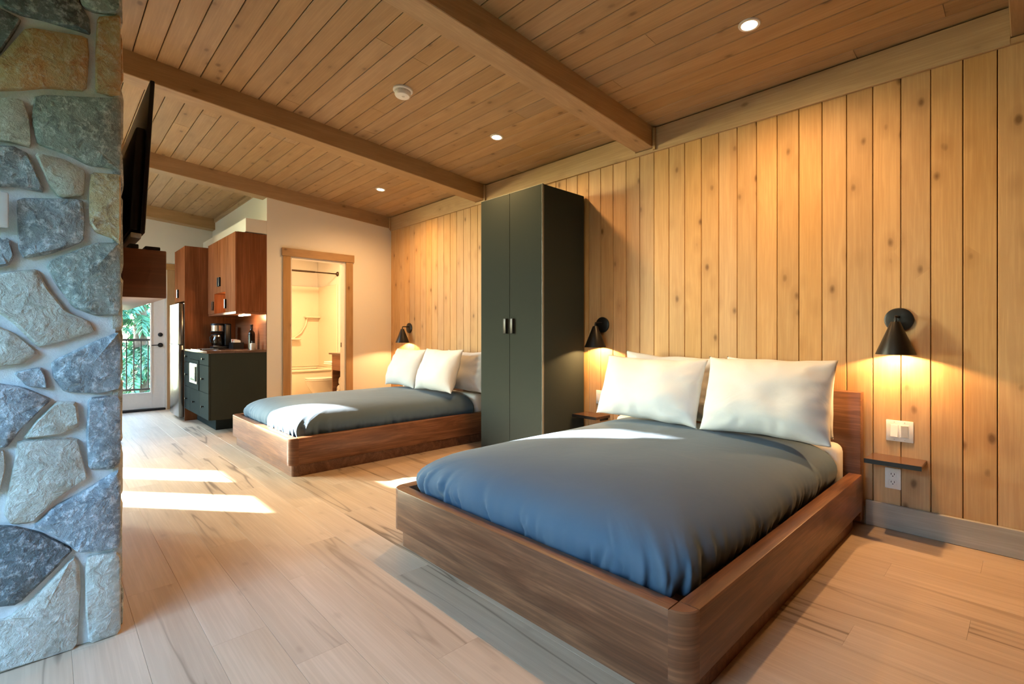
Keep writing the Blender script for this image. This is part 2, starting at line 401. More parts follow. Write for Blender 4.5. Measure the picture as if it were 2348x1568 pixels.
# ---- beams
def beam(x0, x1, i, lab, y0=YS, y1=W - 0.02):
    g = prism([(y0, cz(y0) + 0.02), (y1, cz(y1) + 0.02), (y1, cz(y1, 2.556)), (y0, cz(y0, 2.556))], 'x', x0, x1)
    return struct('trim_%d' % i, bev(g, 0.004, 1), pine_beam, lab, 'ceiling beam')
beam(-2.19, -2.03, 1, 'pine ceiling beam ending at the plank wall above the front bed')
beam(-4.23, -4.07, 2, 'pine ceiling beam ending above the tall wardrobe')
beam(-6.25, -6.09, 3, 'pine ceiling beam resting on top of the white bathroom wall')
beam(-8.70, -8.52, 4, 'darker pine beam along the far kitchen wall above the glazed door', YS, 1.97)
beam(-0.07, 0.09, 5, 'shadowed pine beam in the top corner beyond the switch plate')
# fascia boards along the top of the plank wall between the beams, corner strips
i = 6
for a, b, lab in ((-6.09, -4.23, 'flat pine fascia board above the far bed'), (-4.07, -2.19, 'flat pine fascia board above the wardrobe top'), (-2.03, -0.07, 'long flat pine fascia board above the front bed'), (0.09, XN, 'short flat pine fascia board at the dark end of plank wall')):
    struct('trim_%d' % i, bev(boxg(a, b, W - 0.042, W - 0.0205, 2.525, 2.708), 0.002, 1), pine_trim, lab, 'trim'); i += 1
for a, b, lab in ((-4.23, -4.07, 'under the beam over the wardrobe'), (-2.19, -2.03, 'under the beam over the front bed'), (-0.07, 0.09, 'under the shadowed beam in the top corner')):
    struct('trim_%d' % i, boxg(a, b, W - 0.042, W - 0.0205, 2.525, 2.553), pine_trim, 'small pine filler block ' + lab, 'trim'); i += 1
for xx, lab in ((-2.025, 'beside the beam over the front bed'), (-4.065, 'beside the beam over the wardrobe'), (-6.085, 'in the corner by the white wall')):
    struct('trim_%d' % i, boxg(xx, xx + 0.02, W - 0.060, W - 0.0425, 2.535, 2.706), pine_trim, 'slim upright pine strip ' + lab, 'trim'); i += 1
struct('baseboard_back', bev(boxg(-0.66, XN, W - 0.040, W - 0.0205, 0.001, 0.142), 0.003, 1), greywash, 'grey washed baseboard at the foot of the plank wall', 'baseboard')
struct('baseboard_behind_beds', bev(boxg(XB, -0.662, W - 0.030, W - 0.0205, 0.001, 0.10), 0.002, 1), greywash, 'low baseboard behind the headboards', 'baseboard')
# ---- white wall with bathroom door (x = XB)
DY0, DY1, DZ = 2.112, 2.803, 2.032
TB = XB - 0.12
def wtop(y): return cz(y, 2.556) + 0.06
g = join(prism([(KY, 0), (DY0, 0), (DY0, wtop(DY0)), (KY, wtop(KY))], 'x', TB, XB),
         prism([(DY1, 0), (W, 0), (W, wtop(W)), (DY1, wtop(DY1))], 'x', TB, XB),
         prism([(DY0, DZ), (DY1, DZ), (DY1, wtop(DY1)), (DY0, wtop(DY0))], 'x', TB, XB))
struct('wall_bath', g, white_paint, 'cream painted wall with the bathroom doorway', 'wall')
struct('trim_%d' % i, rbox(XB, XB + 0.02, 2.025, DY0, 0.001, 2.03, 0.002, 1), casing_z, 'knotty wood door casing upright nearest the kitchen', 'door casing'); i += 1
struct('trim_%d' % i, rbox(XB, XB + 0.02, DY1, 2.896, 0.001, 2.03, 0.002, 1), casing_z, 'knotty wood door casing upright nearest the far bed', 'door casing'); i += 1
struct('trim_%d' % i, rbox(XB, XB + 0.026, 2.012, 2.912, 2.031, 2.125, 0.002, 1), casing_y, 'knotty wood header board over the bathroom doorway', 'door casing'); i += 1
g = join(boxg(TB, XB - 0.001, DY1 - 0.018, DY1 - 0.0005, 0.001, DZ - 0.019), boxg(TB, XB - 0.001, DY0 + 0.0005, DY0 + 0.018, 0.001, DZ - 0.019), boxg(TB, XB - 0.001, DY0 + 0.0005, DY1 - 0.0005, DZ - 0.018, DZ - 0.0005))
dj = struct('trim_%d' % i, g, white_trim, 'white painted jamb lining inside the bathroom doorway', 'door jamb'); i += 1
put('strike_plate', boxg(-6.205, -6.18, DY1 - 0.020, DY1 - 0.0185, 0.93, 0.99), bronze, dj)
# ---- kitchen back wall, far wall, outer walls
g = prism([(TB, 0), (XF, 0), (XF, 3.1), (TB, 3.1)], 'y', KY, KY + 0.1)
struct('wall_kitchen', g, white_paint, 'white wall behind the kitchen cabinets', 'wall')
struct('trim_%d' % i, prism([(KY - 0.02, cz(KY)), (KY, cz(KY)), (KY, 2.79), (KY - 0.02, 2.79)], 'x', -8.50, -6.26), pine_trim, 'narrow pine strip where the kitchen wall meets the ceiling', 'trim'); i += 1
struct('wall_soffit', join(boxg(-8.20, XB - 0.002, 1.628, KY - 0.001, 2.262, 2.415)), white_paint, 'white bulkhead box above the kitchen wall cabinets', 'bulkhead')
far = []
T2 = 3.2
far += [boxg(XF - 0.12, XF, YS - 0.12, DOOR[0], 0, T2), boxg(XF - 0.12, XF, DOOR[1], W + 0.1, 0, T2), boxg(XF - 0.12, XF, DOOR[0], DOOR[1], DOOR[3], T2)]
struct('wall_far', join(*far), white_paint, 'white end wall with the glazed balcony door', 'wall')
def wall_holes(y0, y1, xs, zs, holes):
    gs = []
    for a, b in zip(xs, xs[1:]):
        for c, d in zip(zs, zs[1:]):
            mx, mz = (a + b) / 2, (c + d) / 2
            if not any(h[0] < mx < h[1] and h[2] < mz < h[3] for h in holes): gs.append(boxg(a, b, y0, y1, c, d))
    return join(*gs)
holes = [WIN_C] + WIN_A + WIN_B
xs = sorted({XF - 0.12, XN + 0.12} | {h[0] for h in holes} | {h[1] for h in holes}); zs = sorted({0.0, T2} | {h[2] for h in holes} | {h[3] for h in holes})
struct('wall_front', wall_holes(YS - 0.12, YS, xs, zs, holes), white_paint, 'white window wall opposite the beds', 'wall')
struct('wall_near', boxg(XN, XN + 0.12, YS - 0.12, W + 0.12, 0, T2), walnut_y, 'unseen end wall nearest the camera, dark timber to cut bounced light', 'wall')  # unseen wall, made dark to cut light bounced onto the plank wall
n = 1
for h in holes:
    fw = 0.035
    wr = struct('window_%d' % n, join(boxg(h[0], h[0] + fw, YS - 0.10, YS - 0.03, h[2], h[3]), boxg(h[1] - fw, h[1], YS - 0.10, YS - 0.03, h[2], h[3]),
                boxg(h[0] + fw, h[1] - fw, YS - 0.10, YS - 0.03, h[2], h[2] + fw), boxg(h[0] + fw, h[1] - fw, YS - 0.10, YS - 0.03, h[3] - fw, h[3])) if n == 1 else
                join(boxg(h[0], h[0] + 0.012, YS - 0.10, YS - 0.03, h[2], h[3]), boxg(h[1] - 0.012, h[1], YS - 0.10, YS - 0.03, h[2], h[3])),
                white_trim, ['wide window behind the camera', 'lower narrow window left of the fireplace', 'upper narrow window left of the fireplace', 'lower narrow window by the far wall', 'upper narrow window by the far wall'][n - 1], 'window')
    put('pane', boxg(h[0] + 0.012, h[1] - 0.012, YS - 0.068, YS - 0.062, h[2] + 0.001, h[3] - 0.001), glass_m, wr); n += 1
# unseen outdoor wall, added to keep direct sun out of the wide window
struct('wall_sun_block', boxg(-2.45, -2.30, -3.6, YS - 0.125, -0.3, 3.0), bark_m, 'unseen wall added outdoors to keep sun off the wide window', 'wall')

struct('wall_balcony_sun_block', boxg(-10.35, XF - 0.125, -0.28, -0.16, -0.039, 2.95), deck_m, 'unseen sun-blocking wall added at the end of the balcony', 'wall')  # added out of view to stop direct sun entering the glazed door
# ---- glazed balcony door
dr = empty('door_1', (XF - 0.06, DOOR[0], 0.0), 'white glazed balcony door with black hardware, beside the fridge', 'door', None, 'structure')
xa, xb = XF - 0.075, XF - 0.03
y0, y1, gz0, gz1, gy0, gy1 = DOOR[0] + 0.02, DOOR[1] - 0.02, 0.245, 1.90, 0.37, 1.095
put('stile', rbox(xa, xb, gy1, y1, 0.03, 2.0), white_trim, dr); put('stile', rbox(xa, xb, y0, gy0, 0.03, 2.0), white_trim, dr)
put('rail', rbox(xa, xb, gy0, gy1, 0.03, gz0), white_trim, dr); put('rail', rbox(xa, xb, gy0, gy1, gz1, 2.0), white_trim, dr)
g = join(boxg(xb, xb + 0.012, gy0, gy0 + 0.02, gz0, gz1), boxg(xb, xb + 0.012, gy1 - 0.02, gy1, gz0, gz1), boxg(xb, xb + 0.012, gy0 + 0.02, gy1 - 0.02, gz0, gz0 + 0.02), boxg(xb, xb + 0.012, gy0 + 0.02, gy1 - 0.02, gz1 - 0.02, gz1))
put('glazing_bead', g, white_trim, dr)
put('pane', boxg(xb - 0.02, xb - 0.015, gy0 + 0.001, gy1 - 0.001, gz0 + 0.001, gz1 - 0.001), glass_m, dr)
put('deadbolt', lathe([(0.030, 0), (0.030, 0.012), (0.024, 0.016), (0.012, 0.022), (0, 0.024)], (xb, 1.194, 1.093), 20, 'x'), black_metal, dr, smooth=40)
lv = put('lever_rose', lathe([(0.032, 0), (0.032, 0.012), (0.014, 0.016), (0.012, 0.05), (0, 0.05)], (xb, 1.194, 0.941), 20, 'x'), black_metal, dr, smooth=40)
put('lever', tube([(xb + 0.045, 1.194, 0.941), (xb + 0.046, 1.15, 0.941), (xb + 0.042, 1.085, 0.939)], 0.007, 8), black_metal, lv, smooth=60)
put('frame', join(boxg(XF - 0.12, XF - 0.001, y1 + 0.002, DOOR[1] - 0.0005, 0.002, 2.029), boxg(XF - 0.12, XF - 0.001, DOOR[0] + 0.0005, y0 - 0.002, 0.002, 2.029), boxg(XF - 0.12, XF - 0.001, y0, y1, 2.004, 2.029)), white_trim, dr)
put('threshold', rbox(XF - 0.14, XF + 0.03, y0, y1, 0.001, 0.028, 0.004), black_metal, dr)
struct('trim_%d' % i, rbox(XF + 0.0005, XF + 0.018, DOOR[1], 1.37, 0.001, 2.04, 0.002, 1), casing_z, 'wood casing upright between glazed door and fridge', 'door casing'); i += 1
struct('trim_%d' % i, rbox(XF + 0.0005, XF + 0.022, 0.08, 1.38, 2.041, 2.13, 0.002, 1), casing_y, 'wood header casing over the glazed balcony door', 'door casing'); i += 1
struct('trim_%d' % i, rbox(XF + 0.0005, XF + 0.018, 0.09, DOOR[0], 0.001, 2.04, 0.002, 1), casing_z, 'wood casing upright on the window side of glazed door', 'door casing'); i += 1

# ---- bathroom shell
struct('floor_bath', boxg(XF + 0.001, TB, KY + 0.101, W - 0.001, -0.005, 0.004), tile_m, 'tan bathroom floor', 'floor')
struct('ceiling_bath', boxg(XF, TB - 0.001, KY + 0.1, W, 2.42, 2.46), white_paint, 'cream bathroom ceiling', 'ceiling')
struct('wall_bath_outer', boxg(XF, TB, W + 0.0005, W + 0.12, 0, 2.6), white_paint, 'cream bathroom wall behind toilet and vanity', 'wall')

# ---- outside
struct('ground', boxg(-60, 40, -50, 40, -3.3, -3.0), ground_m, 'green forest ground outside', 'ground')
struct('balcony_deck', boxg(-10.35, XF - 0.145, -0.3, 3.5, -0.14, -0.04), deck_m, 'weathered balcony deck outside the glazed door', 'deck')

# ================================================================== STONE PILLAR
def pl(px, py, ax, val):
    F_, CXp, HY, TH = 1126.0, 1174.0, 766.0, math.radians(46.6)
    fx, fy = -math.sin(TH), math.cos(TH); a = (px - CXp) / F_
    d = (fx + a * fy, fy - a * fx, (HY - py) / F_); k = 'xyz'.index(ax); t = (val - (0, 0, 1.1)[k]) / d[k]
    return (d[0] * t, d[1] * t, 1.1 + d[2] * t)
SX, SYF, SXL = -2.30, 0.195, -3.78
pillar = empty('stone_pillar', (SX - 0.7, -0.5, 0), 'rough stone fireplace pillar of grey and rust stones beside the television', 'stone pillar')
put('mortar_core', boxg(SXL + 0.014, SX - 0.014, YS + 0.002, SYF - 0.014, 0.001, cz(0.18) - 0.01), mortar, pillar)
def chaikin(P):
    out = []
    for a, b in zip(P, P[1:] + P[:1]):
        out.append((a[0] * 0.9 + b[0] * 0.1, a[1] * 0.9 + b[1] * 0.1)); out.append((a[0] * 0.1 + b[0] * 0.9, a[1] * 0.1 + b[1] * 0.9))
    return out
def stone(poly, fmap, mat, seed, round_=True):
    r = random.Random(seed)
    P = chaikin(poly) if round_ else poly
    n = len(P); ca = sum(p[0] for p in P) / n; cb = sum(p[1] for p in P) / n
    V = []
    for sc, d in ((1.02, -0.022), (1.02, -0.006), (0.985, 0.004), (0.9, 0.008)):
        for a, b in P:
            dd = d + (r.uniform(-0.003, 0.003) if d > 0 else 0)
            V.append(fmap(ca + (a - ca) * sc, cb + (b - cb) * sc, dd))
    V.append(fmap(ca, cb, 0.009 + r.uniform(-0.003, 0.004)))
    Fc = []
    for k in range(3):
        for j in range(n): Fc.append((k * n + j, k * n + (j + 1) % n, (k + 1) * n + (j + 1) % n, (k + 1) * n + j))
    for j in range(n): Fc.append((3 * n + j, 3 * n + (j + 1) % n, 4 * n))
    Fc.append(tuple(range(n))[::-1])
    return put('stone', (V, Fc), ST[mat], pillar, smooth=35)
k = 600 / 1176.0
T1 = [('d', [(-60, 30), (0, 38), (95, 85), (70, 130), (0, 235), (-60, 262)]), ('d', [(-30, -30), (330, -30), (400, 80), (405, 150), (340, 130), (200, 88), (100, 65), (20, 30)]),
 ('g', [(345, -30), (556, -30), (554, 45), (520, 63), (420, 50), (370, 28)]), ('r', [(120, 120), (390, 165), (398, 250), (385, 405), (200, 390), (100, 400), (-60, 402), (-60, 300), (10, 245)]),
 ('r', [(438, 75), (535, 68), (557, 90), (556, 425), (500, 425), (430, 405), (430, 230)]), ('t', [(-60, 435), (100, 445), (130, 530), (140, 660), (60, 640), (-60, 620)]),
 ('g', [(160, 425), (530, 442), (556, 470), (556, 770), (510, 752), (400, 740), (300, 690), (170, 645), (145, 540)]), ('b', [(-60, 648), (60, 655), (125, 690), (203, 862), (60, 835), (-60, 835)]),
 ('t', [(155, 682), (300, 720), (385, 772), (375, 880), (270, 885), (220, 830)]), ('s', [(410, 775), (540, 785), (557, 815), (557, 1100), (500, 1065), (430, 1040), (402, 1000), (402, 860)]),
 ('b', [(75, 890), (370, 895), (380, 980), (375, 1082), (250, 1132), (110, 1160), (85, 1120), (80, 1000)]), ('b', [(-60, 1060), (40, 1070), (62, 1150), (40, 1190), (-60, 1205)]),
 ('g', [(225, 1172), (430, 1092), (530, 1092), (556, 1130), (556, 1412), (430, 1416), (330, 1380), (250, 1270), (212, 1200)]),
 ('t', [(-60, 1240), (60, 1220), (165, 1210), (210, 1290), (300, 1400), (400, 1442), (425, 1490), (250, 1542), (170, 1560), (60, 1450), (-60, 1370)])]
T2_ = [('t', [(-60, -60), (60, -10), (170, 80), (100, 130), (-60, 145)]), ('b', [(232, 120), (400, 40), (530, -12), (556, 20), (552, 240), (440, 262), (290, 255), (240, 190)]),
 ('b', [(60, 170), (180, 143), (205, 190), (212, 242), (120, 230)]), ('b', [(-60, 212), (100, 235), (232, 290), (180, 340), (90, 430), (30, 505), (-60, 512)]),
 ('t', [(255, 300), (345, 303), (360, 410), (260, 450), (105, 467), (160, 390)]), ('b', [(398, 285), (530, 273), (552, 300), (552, 570), (500, 602), (400, 602), (388, 450)]),
 ('t', [(80, 478), (345, 465), (365, 540), (392, 642), (330, 680), (230, 760), (140, 842), (50, 850), (18, 800), (50, 640), (70, 540)]), ('t', [(-60, 520), (20, 520), (25, 600), (0, 702), (-60, 722)]),
 ('b', [(150, 862), (250, 770), (400, 690), (530, 608), (550, 640), (548, 950), (450, 972), (350, 977), (260, 905)]), ('d', [(-60, 860), (60, 863), (180, 890), (328, 965), (250, 1050), (80, 1212), (-60, 1228)]),
 ('t', [(35, 1275), (130, 1205), (330, 1000), (355, 1040), (362, 1150), (345, 1410), (180, 1472), (-60, 1545), (-60, 1300)]), ('t', [(395, 1000), (520, 975), (549, 1000), (545, 1352), (400, 1395), (385, 1250), (383, 1060)])]
fx_ = lambda a, b, d: (SX + d, a, max(b, 0.003))
sd_ = 0
for off, lst in ((0, T1), (768, T2_)):
    for col, P in lst:
        Q = [pl(px * k, py * k + off, 'x', SX)[1:] for px, py in P]
        stone([(min(a, SYF), b) for a, b in Q], fx_, col, sd_); sd_ += 1
def stone_grid(a0, a1, b0, b1, na, nb, fmap, seed, gap=0.009, jit=0.25, skip=None):
    r = random.Random(seed)
    da, db = (a1 - a0) / na, (b1 - b0) / nb
    G = {}
    for j in range(nb + 1):
        for q in range(na + 1):
            ja = 0 if q in (0, na) else r.uniform(-jit, jit) * da + (0.22 * da if j % 2 else -0.22 * da)
            jb = 0 if j in (0, nb) else r.uniform(-jit, jit) * db
            G[q, j] = (a0 + q * da + ja, b0 + j * db + jb)
    global sd_
    for j in range(nb):
        for q in range(na):
            P = [G[q, j], G[q + 1, j], G[q + 1, j + 1], G[q, j + 1]]
            ca = sum(p[0] for p in P) / 4; cb = sum(p[1] for p in P) / 4
            if skip and skip(ca, cb): continue
            P = [(a - gap * (1 if a > ca else -1), b - gap * (1 if b > cb else -1)) for a, b in P]
            stone(P, fmap, r.choice('ggbbbdtttrs'), sd_); sd_ += 1
stone_grid(YS + 0.01, -0.142, 0.004, cz(0) - 0.02, 5, 13, fx_, 21)
stone_grid(-0.142, SYF, 2.36, cz(SYF) - 0.02, 2, 2, fx_, 5)
stone_grid(SXL, SX - 0.001, 0.004, cz(SYF) - 0.02, 7, 13, lambda a, b, d: (a, SYF + d, b), 33)
stone_grid(YS + 0.01, SYF - 0.001, 0.004, cz(SYF) - 0.02, 6, 12, lambda a, b, d: (SXL - d, a, b), 44)

# white wall control on the stone
o = put('wall_control', rbox(SX + 0.014, SX + 0.034, -0.165, -0.092, 1.444, 1.558, 0.005, 2), white_plastic, None, (SX + 0.014, -0.13, 1.444), 30)
tag(o, 'white wall control plate on the stone pillar', 'control plate')
# mantel
o = put('mantel_shelf', rbox(-3.70, -2.40, SYF + 0.013, 0.349, 1.243, 1.435, 0.004, 2), copper_wood, None, (-3.0, 0.27, 1.243), 30)
tag(o, 'thick red-brown wooden mantel beam below the television', 'mantel')
for lab, xc, yc, ln, hh in (('short black remote on the mantel, nearer the pillar', -2.43, 0.245, 0.03, 0.018), ('longer flat black remote near the end of the mantel', -2.43, 0.305, 0.05, 0.014)):
    rt = empty('remote_control', (xc, yc, 1.435), lab, 'remote')
    put('body', rbox(xc - 0.07, xc + 0.022, yc - ln / 2, yc + ln / 2, 1.4352, 1.4352 + hh, 0.003), black_plastic, rt, smooth=30)
    put('button_pad', boxg(xc - 0.05, xc - 0.01, yc - ln / 4, yc + ln / 4, 1.4352 + hh, 1.4362 + hh), grey_plastic, rt)
# television: tilted, screen towards the beds, its back seen from here
tv = empty('television', (-3.05, 0.28, 1.50), 'black flat television tilted out from the stone pillar, above the mantel', 'television')
TX0, TX1 = -3.62, -2.45
def tvp(x, d, h):   # d = distance behind the screen face, h = height along the tilted panel
    tl = math.radians(3.0); y = 0.285 + h * math.sin(tl) - d * math.cos(tl); z = 1.505 + h * math.cos(tl) + d * math.sin(tl)
    return (x, y, z)
def tvbox(x0, x1, d0, d1, h0, h1, r=0.004):
    g = bev(boxg(x0, x1, d0, d1, h0, h1), r, 2); return [tvp(*v) for v in g[0]], g[1]
put('panel', tvbox(TX0, TX1, 0.0, 0.016, 0.0, 0.625), tv_black, tv, smooth=30)
put('screen', tvbox(TX0 + 0.01, TX1 - 0.01, -0.001, 0.001, 0.015, 0.615, 0.0004), wine_glass, tv)
put('back_housing', tvbox(TX0 + 0.06, TX1 - 0.02, 0.0165, 0.05, 0.01, 0.43, 0.01), tv_black, tv, smooth=40)
put('speaker_bar', tvbox(TX0 + 0.03, TX1 - 0.01, 0.010, 0.045, -0.022, -0.0005, 0.004), grey_plastic, tv, smooth=40)
mb = put('wall_mount', rbox(-3.2, -2.9, SYF + 0.013, SYF + 0.03, 1.62, 1.82), black_metal, tv)
put('arm', rbox(-3.08, -3.02, SYF + 0.028, 0.262, 1.68, 1.74), black_metal, mb)

# ================================================================== BEDS
def rrect(x0, x1, y0, y1, r, n=8):
    pts = []
    for cx, cy, a0 in ((x1 - r, y1 - r, 0), (x0 + r, y1 - r, PI / 2), (x0 + r, y0 + r, PI), (x1 - r, y0 + r, 1.5 * PI)):
        for q in range(n + 1):
            a = a0 + PI / 2 * q / n; pts.append((cx + r * math.cos(a), cy + r * math.sin(a)))
    return pts
def bed(x0, x1, y0, lab, which):
    hb0, hb1 = 3.365, 3.435
    b = empty('platform_bed', ((x0 + x1) / 2, (y0 + hb1) / 2, 0), lab, 'bed', 'walnut platform beds')
    z0, z1, th, cr = 0.092, 0.300, 0.065, 0.065
    # foot board between the rounded corner posts
    put('foot_board', bev(boxg(x0 + cr, x1 - cr, y0, y0 + th, z0, z1), 0.005, 2, lambda e: abs(e.verts[0].co.x - e.verts[1].co.x) > 0.1), walnut_x, b, smooth=30)
    for sx, xx in ((1, x0), (-1, x1)):
        xa, xb = (xx, xx + th) if sx > 0 else (xx - th, xx)
        put('side_rail', bev(boxg(xa, xb, y0 + cr, hb0 - 0.001, z0, z1), 0.005, 2, lambda e: abs(e.verts[0].co.y - e.verts[1].co.y) > 0.1), walnut_y, b, smooth=30)
        c = (xx + sx * cr, y0 + cr); P = []
        R = cr
        for q in range(9):
            a = PI / 2 * q / 8; P.append((c[0] - sx * R * math.cos(a), c[1] - R * math.sin(a)))
        P.append(c)
        put('corner_post', bev(prism(P, 'z', z0, z1), 0.004, 1, lambda e: abs(e.verts[0].co.z - e.verts[1].co.z) < 1e-4 and e.verts[0].co.z > 0.2), walnut_xy, b, smooth=35)
    put('plinth', prism(rrect(x0 + 0.03, x1 - 0.03, y0 + 0.03, hb0 - 0.02, 0.05), 'z', 0.001, z0 - 0.0005), walnut_x, b, smooth=35)
    put('headboard', rbox(x0 + 0.005, x1 - 0.005, hb0, hb1, 0.03, 0.768, 0.006, 2), walnut_x, b, smooth=30)
    put('slat_base', boxg(x0 + th + 0.001, x1 - th - 0.001, y0 + th + 0.001, hb0 - 0.002, 0.10, 0.20), walnut_x, b)
    return b
def cushion_rings(x0, x1, y0, y1, rings, npts, seed, wrinkle, head_flat=True):
    """rings: (inset, z, corner radius, wrinkle weight)"""
    V, Fc = [], []
    def contour(ins, r, n):
        X0, X1, Y0, Y1 = x0 + ins, x1 - ins, y0 + ins, y1 - (ins * 0.15 if head_flat else ins)
        r = max(0.02, min(r, (X1 - X0) / 2 - 0.01, (Y1 - Y0) / 2 - 0.01))
        rh = 0.03 if head_flat else r
        # start at the middle of the head side, go around
        segs = []
        def line(a, b): segs.append(('l', a, b, math.dist(a, b)))
        def arc(c, rad, a0): segs.append(('a', c, (rad, a0), rad * PI / 2))
        xm = (X0 + X1) / 2
        line((xm, Y1), (X0 + rh, Y1)); arc((X0 + rh, Y1 - rh), rh, PI / 2); line((X0, Y1 - rh), (X0, Y0 + r)); arc((X0 + r, Y0 + r), r, PI)
        line((X0 + r, Y0), (X1 - r, Y0)); arc((X1 - r, Y0 + r), r, 1.5 * PI); line((X1, Y0 + r), (X1, Y1 - rh)); arc((X1 - rh, Y1 - rh), rh, 0); line((X1 - rh, Y1), (xm, Y1))
        # fixed share of points for each segment keeps rings aligned
        share = [0.08, 0.015, 0.20, 0.085, 0.24, 0.085, 0.20, 0.015, 0.08]
        out = []
        cum = 0
        for sg, sh in zip(segs, share):
            cnt = max(2, int(round(sh * n)))
            for q in range(cnt):
                t = q / cnt
                if sg[0] == 'l': p = (sg[1][0] + (sg[2][0] - sg[1][0]) * t, sg[1][1] + (sg[2][1] - sg[1][1]) * t)
                else:
                    a = sg[2][1] + PI / 2 * t; p = (sg[1][0] + sg[2][0] * math.cos(a), sg[1][1] + sg[2][0] * math.sin(a))
                out.append(p)
        return out
    N = None; cx, cy = (x0 + x1) / 2, (y0 + y1) / 2
    for ins, z, r, wg in rings:
        ct = contour(ins, r, npts); N = len(ct)
        for (a, b) in ct:
            dx, dy, dz = wrinkle(a, b, z, wg) if wrinkle else (0, 0, 0)
            V.append((a + dx, b + dy, z + dz))
    for i_ in range(len(rings) - 1):
        for q in range(N): Fc.append((i_ * N + q, i_ * N + (q + 1) % N, (i_ + 1) * N + (q + 1) % N, (i_ + 1) * N + q))
    last = (len(rings) - 1) * N
    V.append((cx, cy, rings[-1][1])); Fc += [(last + q, last + (q + 1) % N, len(V) - 1) for q in range(N)]
    return V, Fc
def duvet(x0, x1, y0, y1, ztop, seed, label, mat):
    rg = []
    zb = 0.235
    prof = [(0.055, zb, 1.0), (0.035, zb + 0.02, 1.0), (0.016, zb + 0.05, 1.0), (0.006, zb + 0.085, 0.85), (0.002, zb + 0.115, 0.6), (0.006, zb + 0.145, 0.4), (0.018, zb + 0.172, 0.25), (0.035, zb + 0.195, 0.15), (0.058, zb + 0.216, 0.1),
            (0.09, zb + 0.236, 0.06), (0.125, zb + 0.251, 0.04), (0.17, zb + 0.264, 0.02), (0.23, zb + 0.276, 0.01), (0.30, zb + 0.285, 0), (0.38, zb + 0.292, 0), (0.47, zb + 0.297, 0), (0.56, zb + 0.300, 0), (0.65, zb + 0.301, 0)]
    f = (ztop - zb) / 0.301
    for ins, z, wg in prof: rg.append((ins, zb + (z - zb) * f, 0.085 + ins * 0.5, wg))
    q_ = random.Random(seed * 13)
    creases = [(q_.uniform(x0 + 0.1, x1 - 0.1), q_.uniform(0.010, 0.026), q_.uniform(0.008, 0.030), q_.uniform(0.08, 0.24), q_.uniform(-0.7, 0.7)) for _ in range(20)]
    sidecr = [(q_.uniform(y0 + 0.15, y1 - 0.3), q_.uniform(0.010, 0.025), q_.uniform(0.006, 0.020), q_.uniform(0.06, 0.18), q_.uniform(-0.4, 0.4)) for _ in range(30)]
    def wr(a, b, z, wg):
        dx = dy = dz = 0.0
        p = Vector((a * 3.1 + seed * 5.3, b * 3.1, seed))
        dz += 0.012 * mnoise.noise(p * 0.55) * (1 - wg)
        if b < y1 - 0.2 and z < ztop - 0.035:
            dc = min(math.dist((a, b), (x0, y0)), math.dist((a, b), (x1, y0)))
            cor = math.exp(-(dc / 0.24) ** 2)
            hz = max(0.0, min(1.0, (ztop - 0.035 - z) / (ztop - zb)))     # grows towards the tucked edge
            n1 = mnoise.noise(Vector((a * 7 + seed, b * 7, 1.3 + seed))); n2 = mnoise.noise(Vector((a * 22, b * 22 + seed, z * 6 + 4.1)))
            amp = (0.016 * n1 + 0.006 * n2) * hz
            if b < y0 + 0.14:
                for c0, wc, dp, ln, sl in creases:
                    t_ = (a - c0 - sl * (z - zb)) / wc
                    if abs(t_) < 3: amp += dp * (math.exp(-(t_ - 0.7) ** 2) - 1.3 * math.exp(-t_ * t_)) * max(0.0, 1 - (z - zb) / ln)
            else:
                for c0, wc, dp, ln, sl in sidecr:
                    t_ = (b - c0 - sl * (z - zb)) / wc
                    if abs(t_) < 3: amp += dp * (math.exp(-(t_ - 0.7) ** 2) - 1.3 * math.exp(-t_ * t_)) * max(0.0, 1 - (z - zb) / ln)
            if cor > 0.03:
                cxn = x0 + 0.34 if a < (x0 + x1) / 2 else x1 - 0.34
                s_ = math.atan2(b - (y0 + 0.34), a - cxn)
                amp += cor * hz * (0.030 * math.sin(s_ * 24 + 3.0 * n1 + z * 6) + 0.012 * math.sin(s_ * 47 + 4 * n2) - 0.004)
            nx = (1 if a > x1 - 0.14 else (-1 if a < x0 + 0.14 else 0)); ny = (-1 if b < y0 + 0.14 else 0)
            l = math.hypot(nx, ny) or 1
            amp = min(amp, 0.016)
            dx, dy = nx / l * amp, ny / l * amp
            if wg > 0.9: dz += 0.010 * mnoise.noise(Vector((a * 7, b * 7, seed + 9)))
        return dx, dy, dz
    g = cushion_rings(x0, x1, y0, y1, rg, 760, seed, wr)
    o = put('duvet', g, mat, None, ((x0 + x1) / 2, (y0 + y1) / 2, zb), 180)
    tag(o, label, 'duvet', 'slate blue duvets'); return o
def mattress(x0, x1, y0, y1, label):
    rg = [(0.012, 0.2005, 0.06, 0), (0, 0.215, 0.06, 0), (0, 0.29, 0.06, 0), (0.02, 0.325, 0.07, 0), (0.06, 0.345, 0.08, 0), (0.2, 0.36, 0.1, 0), (0.5, 0.365, 0.1, 0)]
    g = cushion_rings(x0, x1, y0, y1, rg, 160, 1, None)
    o = put('mattress', g, sheet_m, None, ((x0 + x1) / 2, (y0 + y1) / 2, 0.2005), 60)
    tag(o, label, 'mattress', 'white mattresses')
    put('head_end', bev(boxg(x0 - 0.05, x1 + 0.05, 3.205, 3.358, 0.21, 0.475), 0.05, 4), sheet_m, o, smooth=60)
